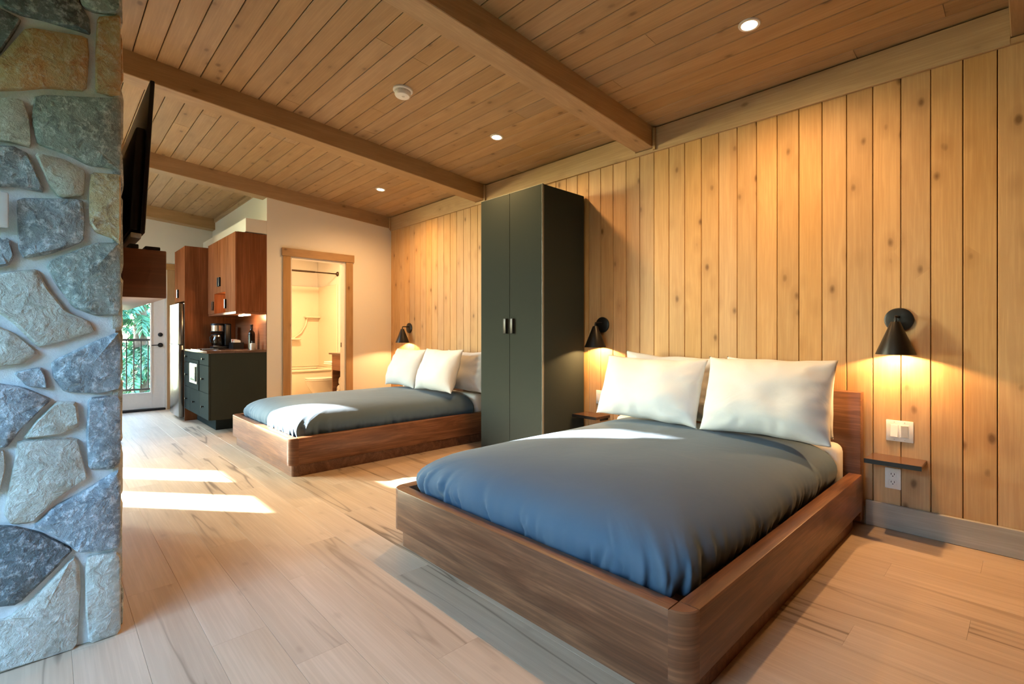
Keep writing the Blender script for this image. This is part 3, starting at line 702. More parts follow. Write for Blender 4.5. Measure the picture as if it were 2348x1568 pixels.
def pillow(c, wd, ht, tk, lean, yaw, roll, seed, label):
    """c: middle of the bottom edge; lean back by angle from upright"""
    N, M_ = 44, 34; V = {}; vs = []; fs = []
    r = Vector((seed * 3.7, seed * 1.9, seed * 7.1))
    rot = Matrix.Rotation(yaw, 4, 'Z') @ Matrix.Rotation(-lean, 4, 'X') @ Matrix.Rotation(roll, 4, 'Y')
    def point(u, v, side):
        ex = wd / 2 * u * (1 - 0.03 * (1 - v * v) ** 1.0 + 0.015 * abs(u) ** 6 * abs(v) ** 6)
        ez = ht / 2 * v * (1 - 0.055 * (1 - u * u) + 0.015 * abs(u) ** 6 * abs(v) ** 6)
        d = max(0.0, (1 - abs(u) ** 3.2) * (1 - abs(v) ** 3.0)) ** 0.62
        t = tk / 2 * d * (1.12 - 0.22 * v)
        e = max(abs(u), abs(v))
        wrk = mnoise.noise(Vector((u * 2.2, v * 2.0, side * 3.0)) + r) * 0.018 * d
        # creases running in from the edges and corners
        ed = math.exp(-((1 - e) / 0.22) ** 2)
        ang = math.atan2(v, u)
        wrk += ed * (1 - e) * 3.2 * 0.017 * math.sin(ang * 17 + 4 * mnoise.noise(Vector((u * 3, v * 3, 1)) + r)) * (0.5 + 0.5 * mnoise.noise(Vector((u * 1.7, v * 1.7, 6)) + r) * 2)
        ez += 0.010 * mnoise.noise(Vector((u * 2.5, 0.3, side * 0)) + r) * (abs(v) ** 2)
        ex += 0.008 * mnoise.noise(Vector((0.7, v * 2.5, 0)) + r) * (abs(u) ** 2)
        return Vector((ex, -side * (t + wrk), ez + ht / 2))
    for side in (1, -1):
        for j in range(M_ + 1):
            for i_ in range(N + 1):
                u = -math.cos(PI * i_ / N) * 0.5 + (-1 + 2 * i_ / N) * 0.5; v = -math.cos(PI * j / M_) * 0.5 + (-1 + 2 * j / M_) * 0.5
                edge = i_ in (0, N) or j in (0, M_)
                key = (i_, j) if edge else (i_, j, side)
                if key not in V:
                    p = rot @ point(u, v, side) + Vector(c); V[key] = len(vs); vs.append(tuple(p))
    def id_(i_, j, side): return V[(i_, j)] if (i_ in (0, N) or j in (0, M_)) else V[(i_, j, side)]
    for side in (1, -1):
        for j in range(M_):
            for i_ in range(N): fs.append((id_(i_, j, side), id_(i_ + 1, j, side), id_(i_ + 1, j + 1, side), id_(i_, j + 1, side)))
    o = put('pillow', (vs, fs), pillow_m, None, c, 180)
    tag(o, label, 'pillow', 'white bed pillows'); return o

B1 = (-2.312, -0.662, 1.312); B2 = (-5.50, -3.862, 1.335)
bed(*B1, 'walnut platform bed standing in front, nearest the camera', 1)
bed(*B2, 'walnut platform bed standing between white wall and wardrobe', 2)
for (x0, x1, y0), zt, sd, who in ((B1, 0.514, 1, 'front'), (B2, 0.500, 2, 'far')):
    mattress(x0 + 0.13, x1 - 0.13, y0 + 0.14, 3.36, 'white mattress with fitted sheet on the %s bed' % who)
    duvet(x0 + 0.072, x1 - 0.072, y0 + 0.075, 3.20, zt, sd, 'slate blue duvet spread over the %s bed' % who, duvet_m)
DG = math.radians
pillow((-1.80, 2.905, 0.523), 0.77, 0.44, 0.20, DG(20), DG(-2), DG(0), 1, 'white pillow propped on front bed, front row, nearer the wardrobe')
pillow((-1.05, 2.905, 0.523), 0.68, 0.46, 0.20, DG(20), DG(2), DG(0), 2, 'white pillow propped on front bed, front row, nearer the light switches')
pillow((-1.79, 3.20, 0.516), 0.76, 0.44, 0.13, DG(9), DG(0), DG(2), 3, 'white pillow leaning on front headboard, half hidden, nearer the wardrobe')
pillow((-1.07, 3.20, 0.516), 0.62, 0.44, 0.13, DG(9), DG(0), DG(0), 4, 'white pillow leaning on front headboard, half hidden, nearer the switches')
pillow((-4.95, 2.91, 0.508), 0.62, 0.45, 0.19, DG(21), DG(0), DG(0), 5, 'white pillow on far bed, front row, nearest the white wall')
pillow((-4.29, 2.91, 0.508), 0.63, 0.46, 0.19, DG(20), DG(2), DG(0), 6, 'white pillow on far bed, front row, in the middle')
pillow((-4.95, 3.20, 0.503), 0.64, 0.40, 0.12, DG(9), DG(0), DG(0), 7, 'white pillow at the back of the far bed, behind the front row')
pillow((-4.16, 3.20, 0.503), 0.66, 0.42, 0.13, DG(9), DG(0), DG(0), 8, 'white pillow on far bed partly hidden by the wardrobe')

# ================================================================== WARDROBE
wd = empty('wardrobe', (-3.095, 3.18, 0), 'tall dark slate two-door wardrobe between the beds', 'wardrobe')
put('body', bev(boxg(-3.482, -2.712, 2.921, W - 0.0405, 0.001, 2.316), 0.002, 1), slate_lam, wd)
for (xa, xb, hx) in ((-3.481, -3.0985, -3.140), (-3.0955, -2.7145, -3.054)):
    d = put('door', bev(boxg(xa, xb, 2.900, 2.9195, 0.03, 2.314), 0.0015, 1), slate_lam, wd)
    put('handle', rbox(hx - 0.018, hx + 0.018, 2.876, 2.8995, 1.105, 1.235, 0.004, 2), black_metal, d, smooth=30)
put('edge_band', boxg(-2.7145, -2.7115, 2.8995, 2.9205, 0.03, 2.3165), slate_edge, wd)
put('edge_band', boxg(-3.4825, -2.7115, 2.8995, 2.9205, 2.3142, 2.3172), slate_edge, wd)

# ================================================================== WALL LAMPS
YW = W - 0.02
def wall_lamp(x, lab):
    t = empty('wall_lamp', (x, YW, 1.18), lab, 'wall lamp', 'black cone wall lamps')
    put('backplate', lathe([(0, -0.016), (0.058, -0.016), (0.066, -0.012), (0.066, 0.0), (0, 0)], (x, YW - 0.0005, 1.18), 40, 'y'), black_metal, t, smooth=35)
    yc = 3.352
    put('arm', tube([(x, YW - 0.012, 1.196), (x, yc + 0.012, 1.197), (x, yc + 0.003, 1.194), (x, yc, 1.185), (x, yc, 1.168)], 0.007, 12), black_metal, t, smooth=60)
    sh = put('shade', shell([(0.004, 0.178), (0.020, 0.178), (0.023, 0.172), (0.089, 0.002), (0.089, 0.0), (0.087, 0.0), (0.086, 0.003), (0.021, 0.169), (0.004, 0.170)], (x, yc, 0.990), 48), lamp_bronze, t, smooth=40)
    put('bulb', lathe([(0, -0.045), (0.014, -0.042), (0.024, -0.03), (0.026, -0.015), (0.020, 0.0), (0.012, 0.015), (0.012, 0.04), (0, 0.04)], (x, yc, 1.075), 20), bulb_m, sh, smooth=60)
    l = bpy.data.lights.new('lamp_light', 'SPOT'); l.energy = LAMP_W; l.color = WARM; l.shadow_soft_size = 0.02; l.spot_size = DG(150); l.spot_blend = 0.15
    lo = bpy.data.objects.new('lamp_light', l); C.objects.link(lo); lo.location = (x, yc, 1.022); lo.parent = None
    return t
wall_lamp(-0.508, 'black cone wall lamp above the light switches')
wall_lamp(-2.524, 'black cone wall lamp beside the wardrobe')
wall_lamp(-5.62, 'black cone wall lamp over the far bed')

# ================================================================== SHELVES, SWITCHES, SOCKETS
def shelf(x0, x1, lab):
    t = empty('bedside_shelf', ((x0 + x1) / 2, YW, 0.39), lab, 'shelf', 'floating bedside shelves')
    put('board', rbox(x0, x1, 3.265, YW - 0.0005, 0.395, 0.417, 0.002, 1), counter_m, t)
    put('edge_band', boxg(x0 - 0.001, x1 + 0.001, 3.262, 3.2649, 0.394, 0.418), black_plastic, t)
    for xx in (x0 + 0.02, x1 - 0.035): put('bracket', rbox(xx, xx + 0.015, 3.36, YW - 0.0005, 0.372, 0.3945, 0.002, 1), black_metal, t)
shelf(-0.632, -0.388, 'floating wooden shelf below the double switch plate')
shelf(-2.700, -2.450, 'floating wooden shelf between wardrobe and front bed')
YP = YW - 0.0005
t = empty('switch_plate', (-0.505, YW, 0.558), 'white double rocker switch plate beside the front headboard', 'switch')
put('plate', rbox(-0.566, -0.444, YP - 0.007, YP, 0.500, 0.617, 0.003, 2), white_plastic, t, smooth=30)
for xx, m_ in ((-0.528, white_plastic), (-0.482, grey_plastic)):
    put('rocker_frame', rbox(xx - 0.019, xx + 0.019, YP - 0.009, YP - 0.007, 0.523, 0.594, 0.0006, 1), white_plastic, t)
    g = prism([(YP - 0.0092, 0.527), (YP - 0.0092, 0.590), (YP - 0.011, 0.590), (YP - 0.017, 0.527)] if m_ is white_plastic else [(YP - 0.0092, 0.527), (YP - 0.0092, 0.590), (YP - 0.016, 0.590), (YP - 0.0105, 0.527)], 'x', xx - 0.0155, xx + 0.0155)
    put('rocker', g, m_, t)
for xx in (-0.528, -0.482):
    for zz in (0.510, 0.607): put('screw', lathe([(0.003, -0.001), (0.003, 0), (0, 0)], (xx, YP - 0.0072, zz), 10, 'y'), grey_plastic, t)
def outlet(xc, zc, lab, slots=True):
    t = empty('power_outlet', (xc, YW, zc), lab, 'power outlet')
    put('plate', rbox(xc - 0.036, xc + 0.036, YP - 0.006, YP, zc - 0.058, zc + 0.058, 0.003, 2), white_plastic, t, smooth=30)
    for dz in (-0.022, 0.022):
        f = put('receptacle', rbox(xc - 0.017, xc + 0.017, YP - 0.008, YP - 0.006, zc + dz - 0.016, zc + dz + 0.016, 0.001, 1), white_plastic, t)
        for dx in (-0.007, 0.007): put('slot', boxg(xc + dx - 0.0014, xc + dx + 0.0014, YP - 0.0085, YP - 0.008, zc + dz - 0.001, zc + dz + 0.009), black_plastic, f)
        put('ground_hole', lathe([(0.003, -0.0005), (0.003, 0), (0, 0)], (xc, YP - 0.008, zc + dz - 0.008), 10, 'y'), black_plastic, f)
outlet(-0.535, 0.288, 'white double socket outlet under the floating shelf')
t = empty('switch_plate', (-2.55, YW, 0.558), 'white switch plate mostly hidden behind a pillow, beside wardrobe lamp', 'switch')
put('plate', rbox(-2.592, -2.472, YP - 0.007, YP, 0.500, 0.617, 0.003, 2), white_plastic, t, smooth=30)
for xx in (-2.555, -2.509): put('rocker', rbox(xx - 0.016, xx + 0.016, YP - 0.011, YP - 0.007, 0.525, 0.592, 0.001, 1), white_plastic, t)

# ================================================================== CEILING FITTINGS
def tilt(g, c):
    R = Matrix.Rotation(-SL, 3, 'X'); c = Vector(c)
    return [tuple(R @ (Vector(v) - c) + c) for v in g[0]], g[1]
def downlight(x, y, lab, power=1.0):
    c = (x, y, cz(y) + 0.0045)
    t = empty('recessed_light', c, lab, 'ceiling light', 'recessed ceiling lights')
    put('trim_ring', tilt(shell([(0.040, 0.0), (0.040, -0.006), (0.052, -0.006), (0.056, -0.001), (0.056, 0.0)], c, 36), c), white_trim, t, smooth=40)
    put('lens', tilt(lathe([(0.0396, -0.001), (0.0396, -0.004), (0, -0.004)], c, 36), c), lens_m, t)
    l = bpy.data.lights.new('downlight', 'SPOT'); l.energy = DOWNLIGHT_W * power; l.color = WARM; l.shadow_soft_size = 0.04; l.spot_size = DG(156); l.spot_blend = 1.0
    lo = bpy.data.objects.new('downlight', l); C.objects.link(lo); lo.location = (x, y, c[2] - 0.03)
downlight(-1.047, 2.755, 'recessed ceiling light above the front bed')
downlight(-3.113, 2.766, 'recessed ceiling light in front of the wardrobe top')
downlight(-5.156, 2.790, 'recessed ceiling light above the far bed, near the white wall')
downlight(-7.30, 0.55, 'unseen recessed light added to brighten the kitchen', 0.3)  # extra lamp placed out of view to brighten the kitchen
c = (-3.085, 1.845, cz(1.845) + 0.0045)
t = empty('smoke_detector', c, 'round white smoke detector on the ceiling boards', 'smoke detector')
put('base', tilt(lathe([(0.070, 0), (0.070, -0.010), (0.066, -0.014), (0, -0.014)], c, 40), c), white_plastic, t, smooth=40)
bd = put('body', tilt(lathe([(0.058, -0.0142), (0.056, -0.040), (0.050, -0.049), (0.036, -0.053), (0, -0.054)], c, 40), c), white_plastic, t, smooth=40)
for q in range(16):
    a0 = 2 * PI * q / 16
    P = [(0.0578 * math.cos(a0 + d), 0.0578 * math.sin(a0 + d)) for d in (0, 0.1, 0.2, 0.3)]
    g = ([(c[0] + a, c[1] + b, c[2] + h) for h in (-0.022, -0.026) for a, b in P], [(0, 1, 5, 4), (1, 2, 6, 5), (2, 3, 7, 6)])
    put('vent', tilt(g, c), grey_plastic, bd)
put('test_button', tilt(lathe([(0.010, -0.0545), (0.010, -0.056), (0, -0.056)], (c[0] + 0.01, c[1], c[2]), 16), c), grey_plastic, bd)

# ================================================================== KITCHEN
# base cabinet
KX0, KX1 = -7.378, -6.10
kb = empty('base_cabinet', (-6.74, 1.55, 0), 'dark slate kitchen base cabinet with drawers under the counter', 'cabinet')
put('body', boxg(KX0, KX1, 1.281, KY - 0.001, 0.163, 0.889), slate_lam, kb)
put('toe_kick', boxg(KX0, -6.42, 1.40, KY - 0.001, 0.001, 0.1625), slate_lam, kb)
cols = [(-7.376, -7.041), (-7.037, -6.541), (-6.537, -6.102)]
rows = [(0.165, 0.450), (0.454, 0.753), (0.757, 0.886)]
knobs = {(0, 2): (-7.21, 0.827), (2, 2): (-6.30, 0.824), (0, 1): (-7.21, 0.602), (2, 1): (-6.325, 0.602), (0, 0): (-7.21, 0.302), (1, 0): (-6.795, 0.303), (2, 0): (-6.33, 0.295)}
for ci, (a, b) in enumerate(cols):
    for ri, (z0, z1) in enumerate(rows):
        if ci == 1 and ri == 1: continue
        if ci == 1 and ri == 2: z0 = 0.80
        d = put('drawer_front', bev(boxg(a, b, 1.2605, 1.2805, z0, z1), 0.0015, 1), slate_lam, kb)
        if (ci, ri) in knobs:
            kx, kz = knobs[ci, ri]
            put('knob', lathe([(0.006, 0), (0.006, -0.014), (0.013, -0.018), (0.013, -0.026), (0, -0.028)], (kx, 1.2604, kz), 14, 'y'), black_metal, d, smooth=40)
mw = empty('microwave', (-6.79, 1.27, 0.458), 'small built-in steel microwave in the kitchen drawers', 'microwave')
put('frame', join(boxg(-7.035, -6.99, 1.2525, 1.2800, 0.456, 0.796), boxg(-6.59, -6.543, 1.2525, 1.2800, 0.456, 0.796), boxg(-6.99, -6.59, 1.2525, 1.2800, 0.456, 0.52), boxg(-6.99, -6.59, 1.2525, 1.2800, 0.755, 0.796)), slate_lam, mw)
md = put('door', rbox(-6.988, -6.592, 1.244, 1.270, 0.522, 0.753, 0.003, 1), steel, mw)
put('window', boxg(-6.95, -6.68, 1.2425, 1.2439, 0.555, 0.722), wine_glass, md)
put('handle', rbox(-6.64, -6.62, 1.228, 1.2435, 0.55, 0.725, 0.003, 1), chrome, md)
o = put('countertop', rbox(KX0, KX1 + 0.006, 1.245, KY - 0.001, 0.8895, 0.9155, 0.003, 2), counter_m, None, (-6.74, 1.55, 0.8895), 30)
tag(o, 'dark brown kitchen countertop holding the coffee maker', 'countertop')
o = put('backsplash', boxg(KX0, XB - 0.001, KY - 0.008, KY - 0.0015, 0.916, 1.3295), cherry_x, None, (-6.7, KY, 0.916))
tag(o, 'red-brown backsplash panel behind the coffee maker', 'backsplash')
ck = empty('cooktop', (-6.78, 1.42, 0.916), 'flat black glass cooktop set on the kitchen counter', 'cooktop')
put('glass_plate', rbox(-7.05, -6.55, 1.27, 1.53, 0.9158, 0.922, 0.002, 1), wine_glass, ck)
for xx in (-6.93, -6.68):
    put('burner_ring', shell([(0.085, 0.0), (0.085, 0.0008), (0.080, 0.0008), (0.080, 0.0)], (xx, 1.40, 0.9221), 32), grey_plastic, ck)
# wall cabinets
up = empty('wall_cabinet', (-6.74, 1.69, 1.355), 'red-brown kitchen wall cabinet with lit open niche', 'cabinet')
UZ0, UZ1, UF = 1.356, 2.250, 1.542
nx0, nx1, nz = -7.053, -6.523, 1.602
put('carcass', join(boxg(KX0, nx0, UF, KY - 0.001, UZ0, UZ1), boxg(nx1, KX1 + 0.001, UF, KY - 0.001, UZ0, UZ1), boxg(nx0, nx1, UF, KY - 0.001, nz, UZ1), boxg(nx0, nx1, KY - 0.02, KY - 0.001, UZ0, nz)), cherry_z, up)
for (a, b, z0, z1, hx, hz) in ((KX0 + 0.001, nx0, UZ0, UZ1 - 0.002, -7.09, 1.456), (nx0 + 0.002, -6.790, nz, UZ1 - 0.002, -6.825, 1.734), (-6.787, nx1 - 0.002, nz, UZ1 - 0.002, -6.752, 1.734), (nx1, KX1, UZ0, UZ1 - 0.002, -6.485, 1.456)):
    d = put('door', bev(boxg(a, b, 1.521, UF - 0.0005, z0, z1), 0.0012, 1), cherry_z, up)
    put('handle', rbox(hx - 0.015, hx + 0.015, 1.500, 1.5205, hz - 0.055, hz + 0.055, 0.003, 1), black_metal, d)
put('bottom_shelf', boxg(KX0, KX1 + 0.001, 1.525, KY - 0.0085, 1.330, 1.3548), cherry_x, up)
np_ = put('niche_light', lathe([(0.035, 0), (0.035, -0.008), (0, -0.008)], (-6.70, 1.70, nz - 0.0005), 20), lens_m, up)
def plight(name, loc, e, r=0.03, col=WARM):
    l = bpy.data.lights.new(name, 'POINT'); l.energy = e; l.color = col; l.shadow_soft_size = r
    o = bpy.data.objects.new(name, l); C.objects.link(o); o.location = loc
plight('niche_lamp', (-6.70, 1.68, nz - 0.05), 6.0, 0.02)
uc = put('under_light', rbox(-6.60, -6.25, 1.68, 1.72, 1.318, 1.3295, 0.002, 1), lens_m, up)
plight('under_cabinet_lamp', (-6.42, 1.70, 1.30), 4.5, 0.02)
# tall fridge surround
tl = empty('fridge_cabinet', (-7.71, 1.55, 0), 'tall red-brown fridge surround with cupboard above the fridge', 'cabinet')
put('side_panel', boxg(-7.402, -7.3795, 1.265, KY - 0.001, 0.001, 2.222), cherry_z, tl)
put('side_panel', boxg(-8.052, -8.032, 1.265, KY - 0.001, 0.001, 2.222), cherry_z, tl)
put('carcass', boxg(-8.0315, -7.4025, 1.285, KY - 0.001, 1.530, 2.222), cherry_z, tl)
d = put('door', bev(boxg(-8.050, -7.404, 1.2640, 1.2845, 1.522, 2.220), 0.0012, 1), cherry_z, tl)
put('handle', rbox(-7.80, -7.765, 1.243, 1.2635, 1.58, 1.69, 0.003, 1), black_metal, d)
fr = empty('refrigerator', (-7.717, 1.53, 0), 'stainless steel fridge next to the glazed balcony door', 'refrigerator')
put('body', boxg(-8.025, -7.410, 1.265, KY - 0.02, 0.04, 1.495), grey_plastic, fr)
for z0, z1 in ((0.045, 0.960), (0.966, 1.490)):
    d = put('door', rbox(-8.020, -7.412, 1.205, 1.262, z0, z1, 0.006, 2), steel, fr, smooth=30)
put('gasket', boxg(-8.02, -7.412, 1.2622, 1.2648, 0.045, 1.49), black_plastic, fr)
put('handle_strip', rbox(-8.02, -7.412, 1.200, 1.215, 0.9605, 0.9655, 0.001, 1), black_plastic, fr)
for xx in (-7.98, -7.45): put('foot', lathe([(0.018, 0), (0.018, 0.03), (0.012, 0.0395), (0, 0.0395)], (xx, 1.29, 0.0005), 14), black_plastic, fr, smooth=40)
# coffee maker
cm = empty('coffee_maker', (-7.20, 1.63, 0.916), 'black and steel drip coffee maker on the kitchen counter', 'coffee maker')
CX_, CY_ = -7.20, 1.60
put('base', rbox(CX_ - 0.09, CX_ + 0.09, CY_ - 0.08, CY_ + 0.13, 0.9162, 0.945, 0.012, 3), black_plastic, cm, smooth=40)
put('water_tank', rbox(CX_ - 0.085, CX_ + 0.085, CY_ + 0.055, CY_ + 0.13, 0.9455, 1.235, 0.015, 3), black_plastic, cm, smooth=40)
hd = put('brew_head', lathe([(0.055, 1.120), (0.078, 1.126), (0.080, 1.132), (0.080, 1.228), (0.074, 1.237), (0, 1.239)], (CX_, CY_ - 0.01, 0), 32), black_plastic, cm, smooth=40)
put('steel_band', shell([(0.0803, 1.138), (0.0812, 1.139), (0.0812, 1.210), (0.0803, 1.211)], (CX_, CY_ - 0.01, 0), 40), chrome, hd, smooth=40)
put('warming_plate', lathe([(0.062, 0.9452), (0.062, 0.950), (0, 0.950)], (CX_, CY_ - 0.01, 0), 28), chrome, cm)
cf = put('carafe', shell([(0.001, 0.9525), (0.055, 0.9525), (0.066, 0.965), (0.070, 0.995), (0.064, 1.035), (0.050, 1.070), (0.048, 1.088), (0.045, 1.088), (0.047, 1.070), (0.061, 1.034), (0.067, 0.995), (0.063, 0.966), (0.054, 0.9555), (0.001, 0.9555)], (CX_, CY_ - 0.01, 0), 32), carafe_m, cm, smooth=50)
put('collar', shell([(0.052, 1.068), (0.055, 1.070), (0.053, 1.084), (0.051, 1.084)], (CX_, CY_ - 0.01, 0), 32), chrome, cf, smooth=40)
put('lid', lathe([(0.046, 1.0885), (0.050, 1.092), (0.045, 1.103), (0, 1.108)], (CX_, CY_ - 0.01, 0), 28), black_plastic, cf, smooth=40)
put('handle', tube([(CX_ - 0.045, CY_ - 0.035, 1.085), (CX_ - 0.075, CY_ - 0.06, 1.09), (CX_ - 0.092, CY_ - 0.075, 1.06), (CX_ - 0.088, CY_ - 0.07, 1.0), (CX_ - 0.06, CY_ - 0.048, 0.985)], 0.008, 8), black_plastic, cf, smooth=60)
# tray of sachets
tr_ = empty('sachet_tray', (-6.93, 1.74, 0.916), 'small black tray of coffee sachets beside the coffee maker', 'tray')
tx0, tx1, ty0, ty1 = -7.03, -6.83, 1.68, 1.80
put('tray', join(boxg(tx0, tx1, ty0, ty1, 0.9162, 0.921), boxg(tx0, tx0 + 0.006, ty0, ty1, 0.921, 0.995), boxg(tx1 - 0.006, tx1, ty0, ty1, 0.921, 0.995), boxg(tx0 + 0.006, tx1 - 0.006, ty0, ty0 + 0.006, 0.921, 0.995), boxg(tx0 + 0.006, tx1 - 0.006, ty1 - 0.006, ty1, 0.921, 0.995)), black_plastic, tr_)
rr = random.Random(2)
sach_r = flat('red_sachet', (0.55, 0.10, 0.05), 0.4)
for q in range(7):
    xx = tx0 + 0.02 + q * 0.025; a = rr.uniform(-0.25, 0.25); h = rr.uniform(0.09, 0.115)
    o = put('coffee_sachet', rbox(xx - 0.002, xx + 0.004, 1.70, 1.77, 0.9213, 0.9213 + h, 0.0015, 1), sach_r if q == 2 else white_plastic, None, (xx, 1.735, 0.9213))
    tag(o, 'red coffee sachet standing in the black tray' if q == 2 else 'white paper sachet standing in the black tray', 'sachet', 'sachets in the black tray')
wb = empty('wine_bottle', (-6.40, 1.77, 0.916), 'dark wine bottle standing at the end of the kitchen counter', 'bottle')
put('glass_body', lathe([(0.030, 0.0003), (0.0365, 0.004), (0.0368, 0.18), (0.033, 0.205), (0.018, 0.228), (0.0145, 0.245), (0.0145, 0.285), (0.0165, 0.287), (0.0165, 0.297), (0, 0.298)], (-6.40, 1.77, 0.9158), 28), wine_glass, wb, smooth=45)
put('neck_foil', shell([(0.0150, 0.240), (0.0152, 0.284), (0.0172, 0.286), (0.0172, 0.299), (0.001, 0.300)], (-6.40, 1.77, 0.9158), 24), black_plastic, wb, smooth=45)
sb = empty('soap_bottle', (-6.24, 1.74, 0.916), 'short white-labelled soap bottle in front of wine bottle', 'bottle')
put('bottle_body', rbox(-6.267, -6.213, 1.715, 1.765, 0.9158, 0.995, 0.006, 2), white_plastic, sb, smooth=40)
put('cap', lathe([(0.016, 0.9955), (0.016, 1.020), (0, 1.021)], (-6.24, 1.74, 0), 16), black_plastic, sb, smooth=40)

# ================================================================== BATHROOM
tb = empty('bathtub', (-8.22, 2.72, 0), 'cream bathtub with glossy moulded shower surround', 'bathtub')
BY0, BY1 = 1.955, W - 0.003
put('apron', bev(boxg(-7.90, -7.86, BY0, BY1, 0.005, 0.50), 0.006, 2), tub_m, tb, smooth=40)
put('rim', join(rbox(-7.94, -7.845, BY0, BY1, 0.5005, 0.54, 0.012, 3), rbox(-8.60, -8.50, BY0, BY1, 0.5005, 0.54, 0.012, 3), rbox(-8.50, -7.94, BY0, BY0 + 0.1, 0.5005, 0.54, 0.01, 2), rbox(-8.50, -7.94, BY1 - 0.1, BY1, 0.5005, 0.54, 0.01, 2)), tub_m, tb, smooth=40)
put('basin', join(boxg(-8.50, -7.95, BY0 + 0.1, BY1 - 0.1, 0.10, 0.14), boxg(-8.50, -8.46, BY0 + 0.1, BY1 - 0.1, 0.14, 0.50), boxg(-7.97, -7.93, BY0 + 0.1, BY1 - 0.1, 0.14, 0.50)), tub_m, tb)
put('surround_panel', rbox(-8.625, -8.60, BY0, BY1, 0.5405, 1.92, 0.004, 1), tub_m, tb)
put('surround_panel', rbox(-8.60, -7.86, BY1 - 0.02, BY1, 0.5405, 1.92, 0.004, 1), tub_m, tb)
put('surround_panel', rbox(-8.60, -7.86, BY0, BY0 + 0.02, 0.5405, 1.92, 0.004, 1), tub_m, tb)
put('soap_shelf', rbox(-8.60, -8.50, 3.20, BY1 - 0.02, 1.38, 1.41, 0.012, 3), tub_m, tb, smooth=40)
put('soap_shelf', rbox(-8.60, -8.48, 2.35, 3.12, 1.00, 1.035, 0.014, 3), tub_m, tb, smooth=40)
put('grab_bar', tube([(-8.60, 2.95, 1.02), (-8.57, 3.02, 1.03), (-8.57, 3.15, 1.12), (-8.57, 3.22, 1.25), (-8.57, 3.25, 1.38)], 0.012, 8), tub_m, tb, smooth=60)
rd = empty('shower_rod', (-7.86, 2.7, 2.09), 'dark bronze shower rod across the tub', 'shower rod')
put('rod', tube([(-7.86, BY0 + 0.001, 2.09), (-7.86, 3.10, 2.09)], 0.0145, 12), bronze, rd, smooth=60)
put('rod_end', tube([(-7.86, 3.10, 2.09), (-7.86, BY1 - 0.012, 2.09)], 0.011, 12), bronze, rd, smooth=60)
put('flange', lathe([(0.016, -0.03), (0.036, -0.012), (0.04, 0.0), (0, 0)], (-7.86, BY1 - 0.001, 2.09), 24, 'y'), bronze, rd, smooth=40)
# toilet
to = empty('toilet', (-7.45, 3.15, 0.004), 'white toilet between tub and bathroom vanity', 'toilet')
V, Fc = [], []
TXc, tyb = -7.45, 3.12
def ov(sx, y0, y1, z):
    P = []
    for q in range(28):
        a = 2 * PI * q / 28; P.append((TXc + sx * math.cos(a), (y0 + y1) / 2 + (y1 - y0) / 2 * math.sin(a), z))
    return P
rings = [ov(0.10, 2.98, 3.35, 0.006), ov(0.10, 2.98, 3.35, 0.06), ov(0.11, 2.94, 3.32, 0.16), ov(0.15, 2.86, 3.30, 0.27), ov(0.18, 2.81, 3.28, 0.36), ov(0.185, 2.80, 3.27, 0.40)]
for R in rings: V += R
for a in range(len(rings) - 1):
    for q in range(28): Fc.append((a * 28 + q, a * 28 + (q + 1) % 28, (a + 1) * 28 + (q + 1) % 28, (a + 1) * 28 + q))
Fc += [tuple(range(28))[::-1], tuple(range(len(V) - 28, len(V)))]
put('bowl', (V, Fc), ceramic, to, smooth=60)
for nm, z0, z1, gg in (('seat', 0.401, 0.418, 0.0), ('lid', 0.420, 0.440, 0.004)):
    a = ov(0.188 - gg, 2.795 + gg, 3.255, z0); b = ov(0.188 - gg, 2.795 + gg, 3.255, z1)
    put(nm, bev((a + b, [tuple(range(28))[::-1], tuple(range(28, 56))] + [(q, (q + 1) % 28, 28 + (q + 1) % 28, 28 + q) for q in range(28)]), 0.005, 2, lambda e: abs(e.verts[0].co.z - e.verts[1].co.z) < 1e-4), ceramic, to, smooth=40)
tk = put('tank', rbox(TXc - 0.2, TXc + 0.2, 3.275, W - 0.005, 0.36, 0.60, 0.02, 3), ceramic, to, smooth=40)
put('tank_lid', rbox(TXc - 0.21, TXc + 0.21, 3.262, W - 0.004, 0.601, 0.628, 0.01, 2), ceramic, tk, smooth=40)
def folded(name, x0, x1, y0, y1, z, n_, lab):
    t = empty(name, ((x0 + x1) / 2, (y0 + y1) / 2, z), lab, 'towel')
    for q in range(n_): put('fold', rbox(x0 + 0.004 * q, x1 - 0.003 * q, y0 + 0.003 * q, y1, z + 0.0003 + q * 0.0243, z + (q + 1) * 0.024, 0.011, 3), towel_m, t, smooth=60)
folded('folded_towel', -7.60, -7.30, 3.13, 3.42, 0.6285, 2, 'folded white towel on the toilet tank')
# vanity
va = empty('bathroom_vanity', (-6.62, 3.25, 0.004), 'brown bathroom vanity with open shelf beside the toilet', 'vanity')
put('side_panel', boxg(-7.00, -6.975, 3.01, W - 0.003, 0.0045, 0.805), walnut_y, va)
put('side_panel', boxg(-6.255, -6.23, 3.01, W - 0.003, 0.0045, 0.805), walnut_y, va)
put('apron', boxg(-6.974, -6.256, 3.005, 3.03, 0.58, 0.805), cherry_x, va)
put('back_panel', boxg(-6.974, -6.256, W - 0.02, W - 0.003, 0.0045, 0.58), walnut_y, va)
put('shelf', boxg(-6.974, -6.256, 3.02, W - 0.021, 0.20, 0.225), walnut_x, va)
put('countertop', rbox(-7.06, -6.225, 2.985, W - 0.003, 0.806, 0.828, 0.003, 1), counter_m, va)
put('tray_edge', rbox(-6.85, -6.35, 3.10, 3.35, 0.8285, 0.855, 0.004, 1), bronze, va)
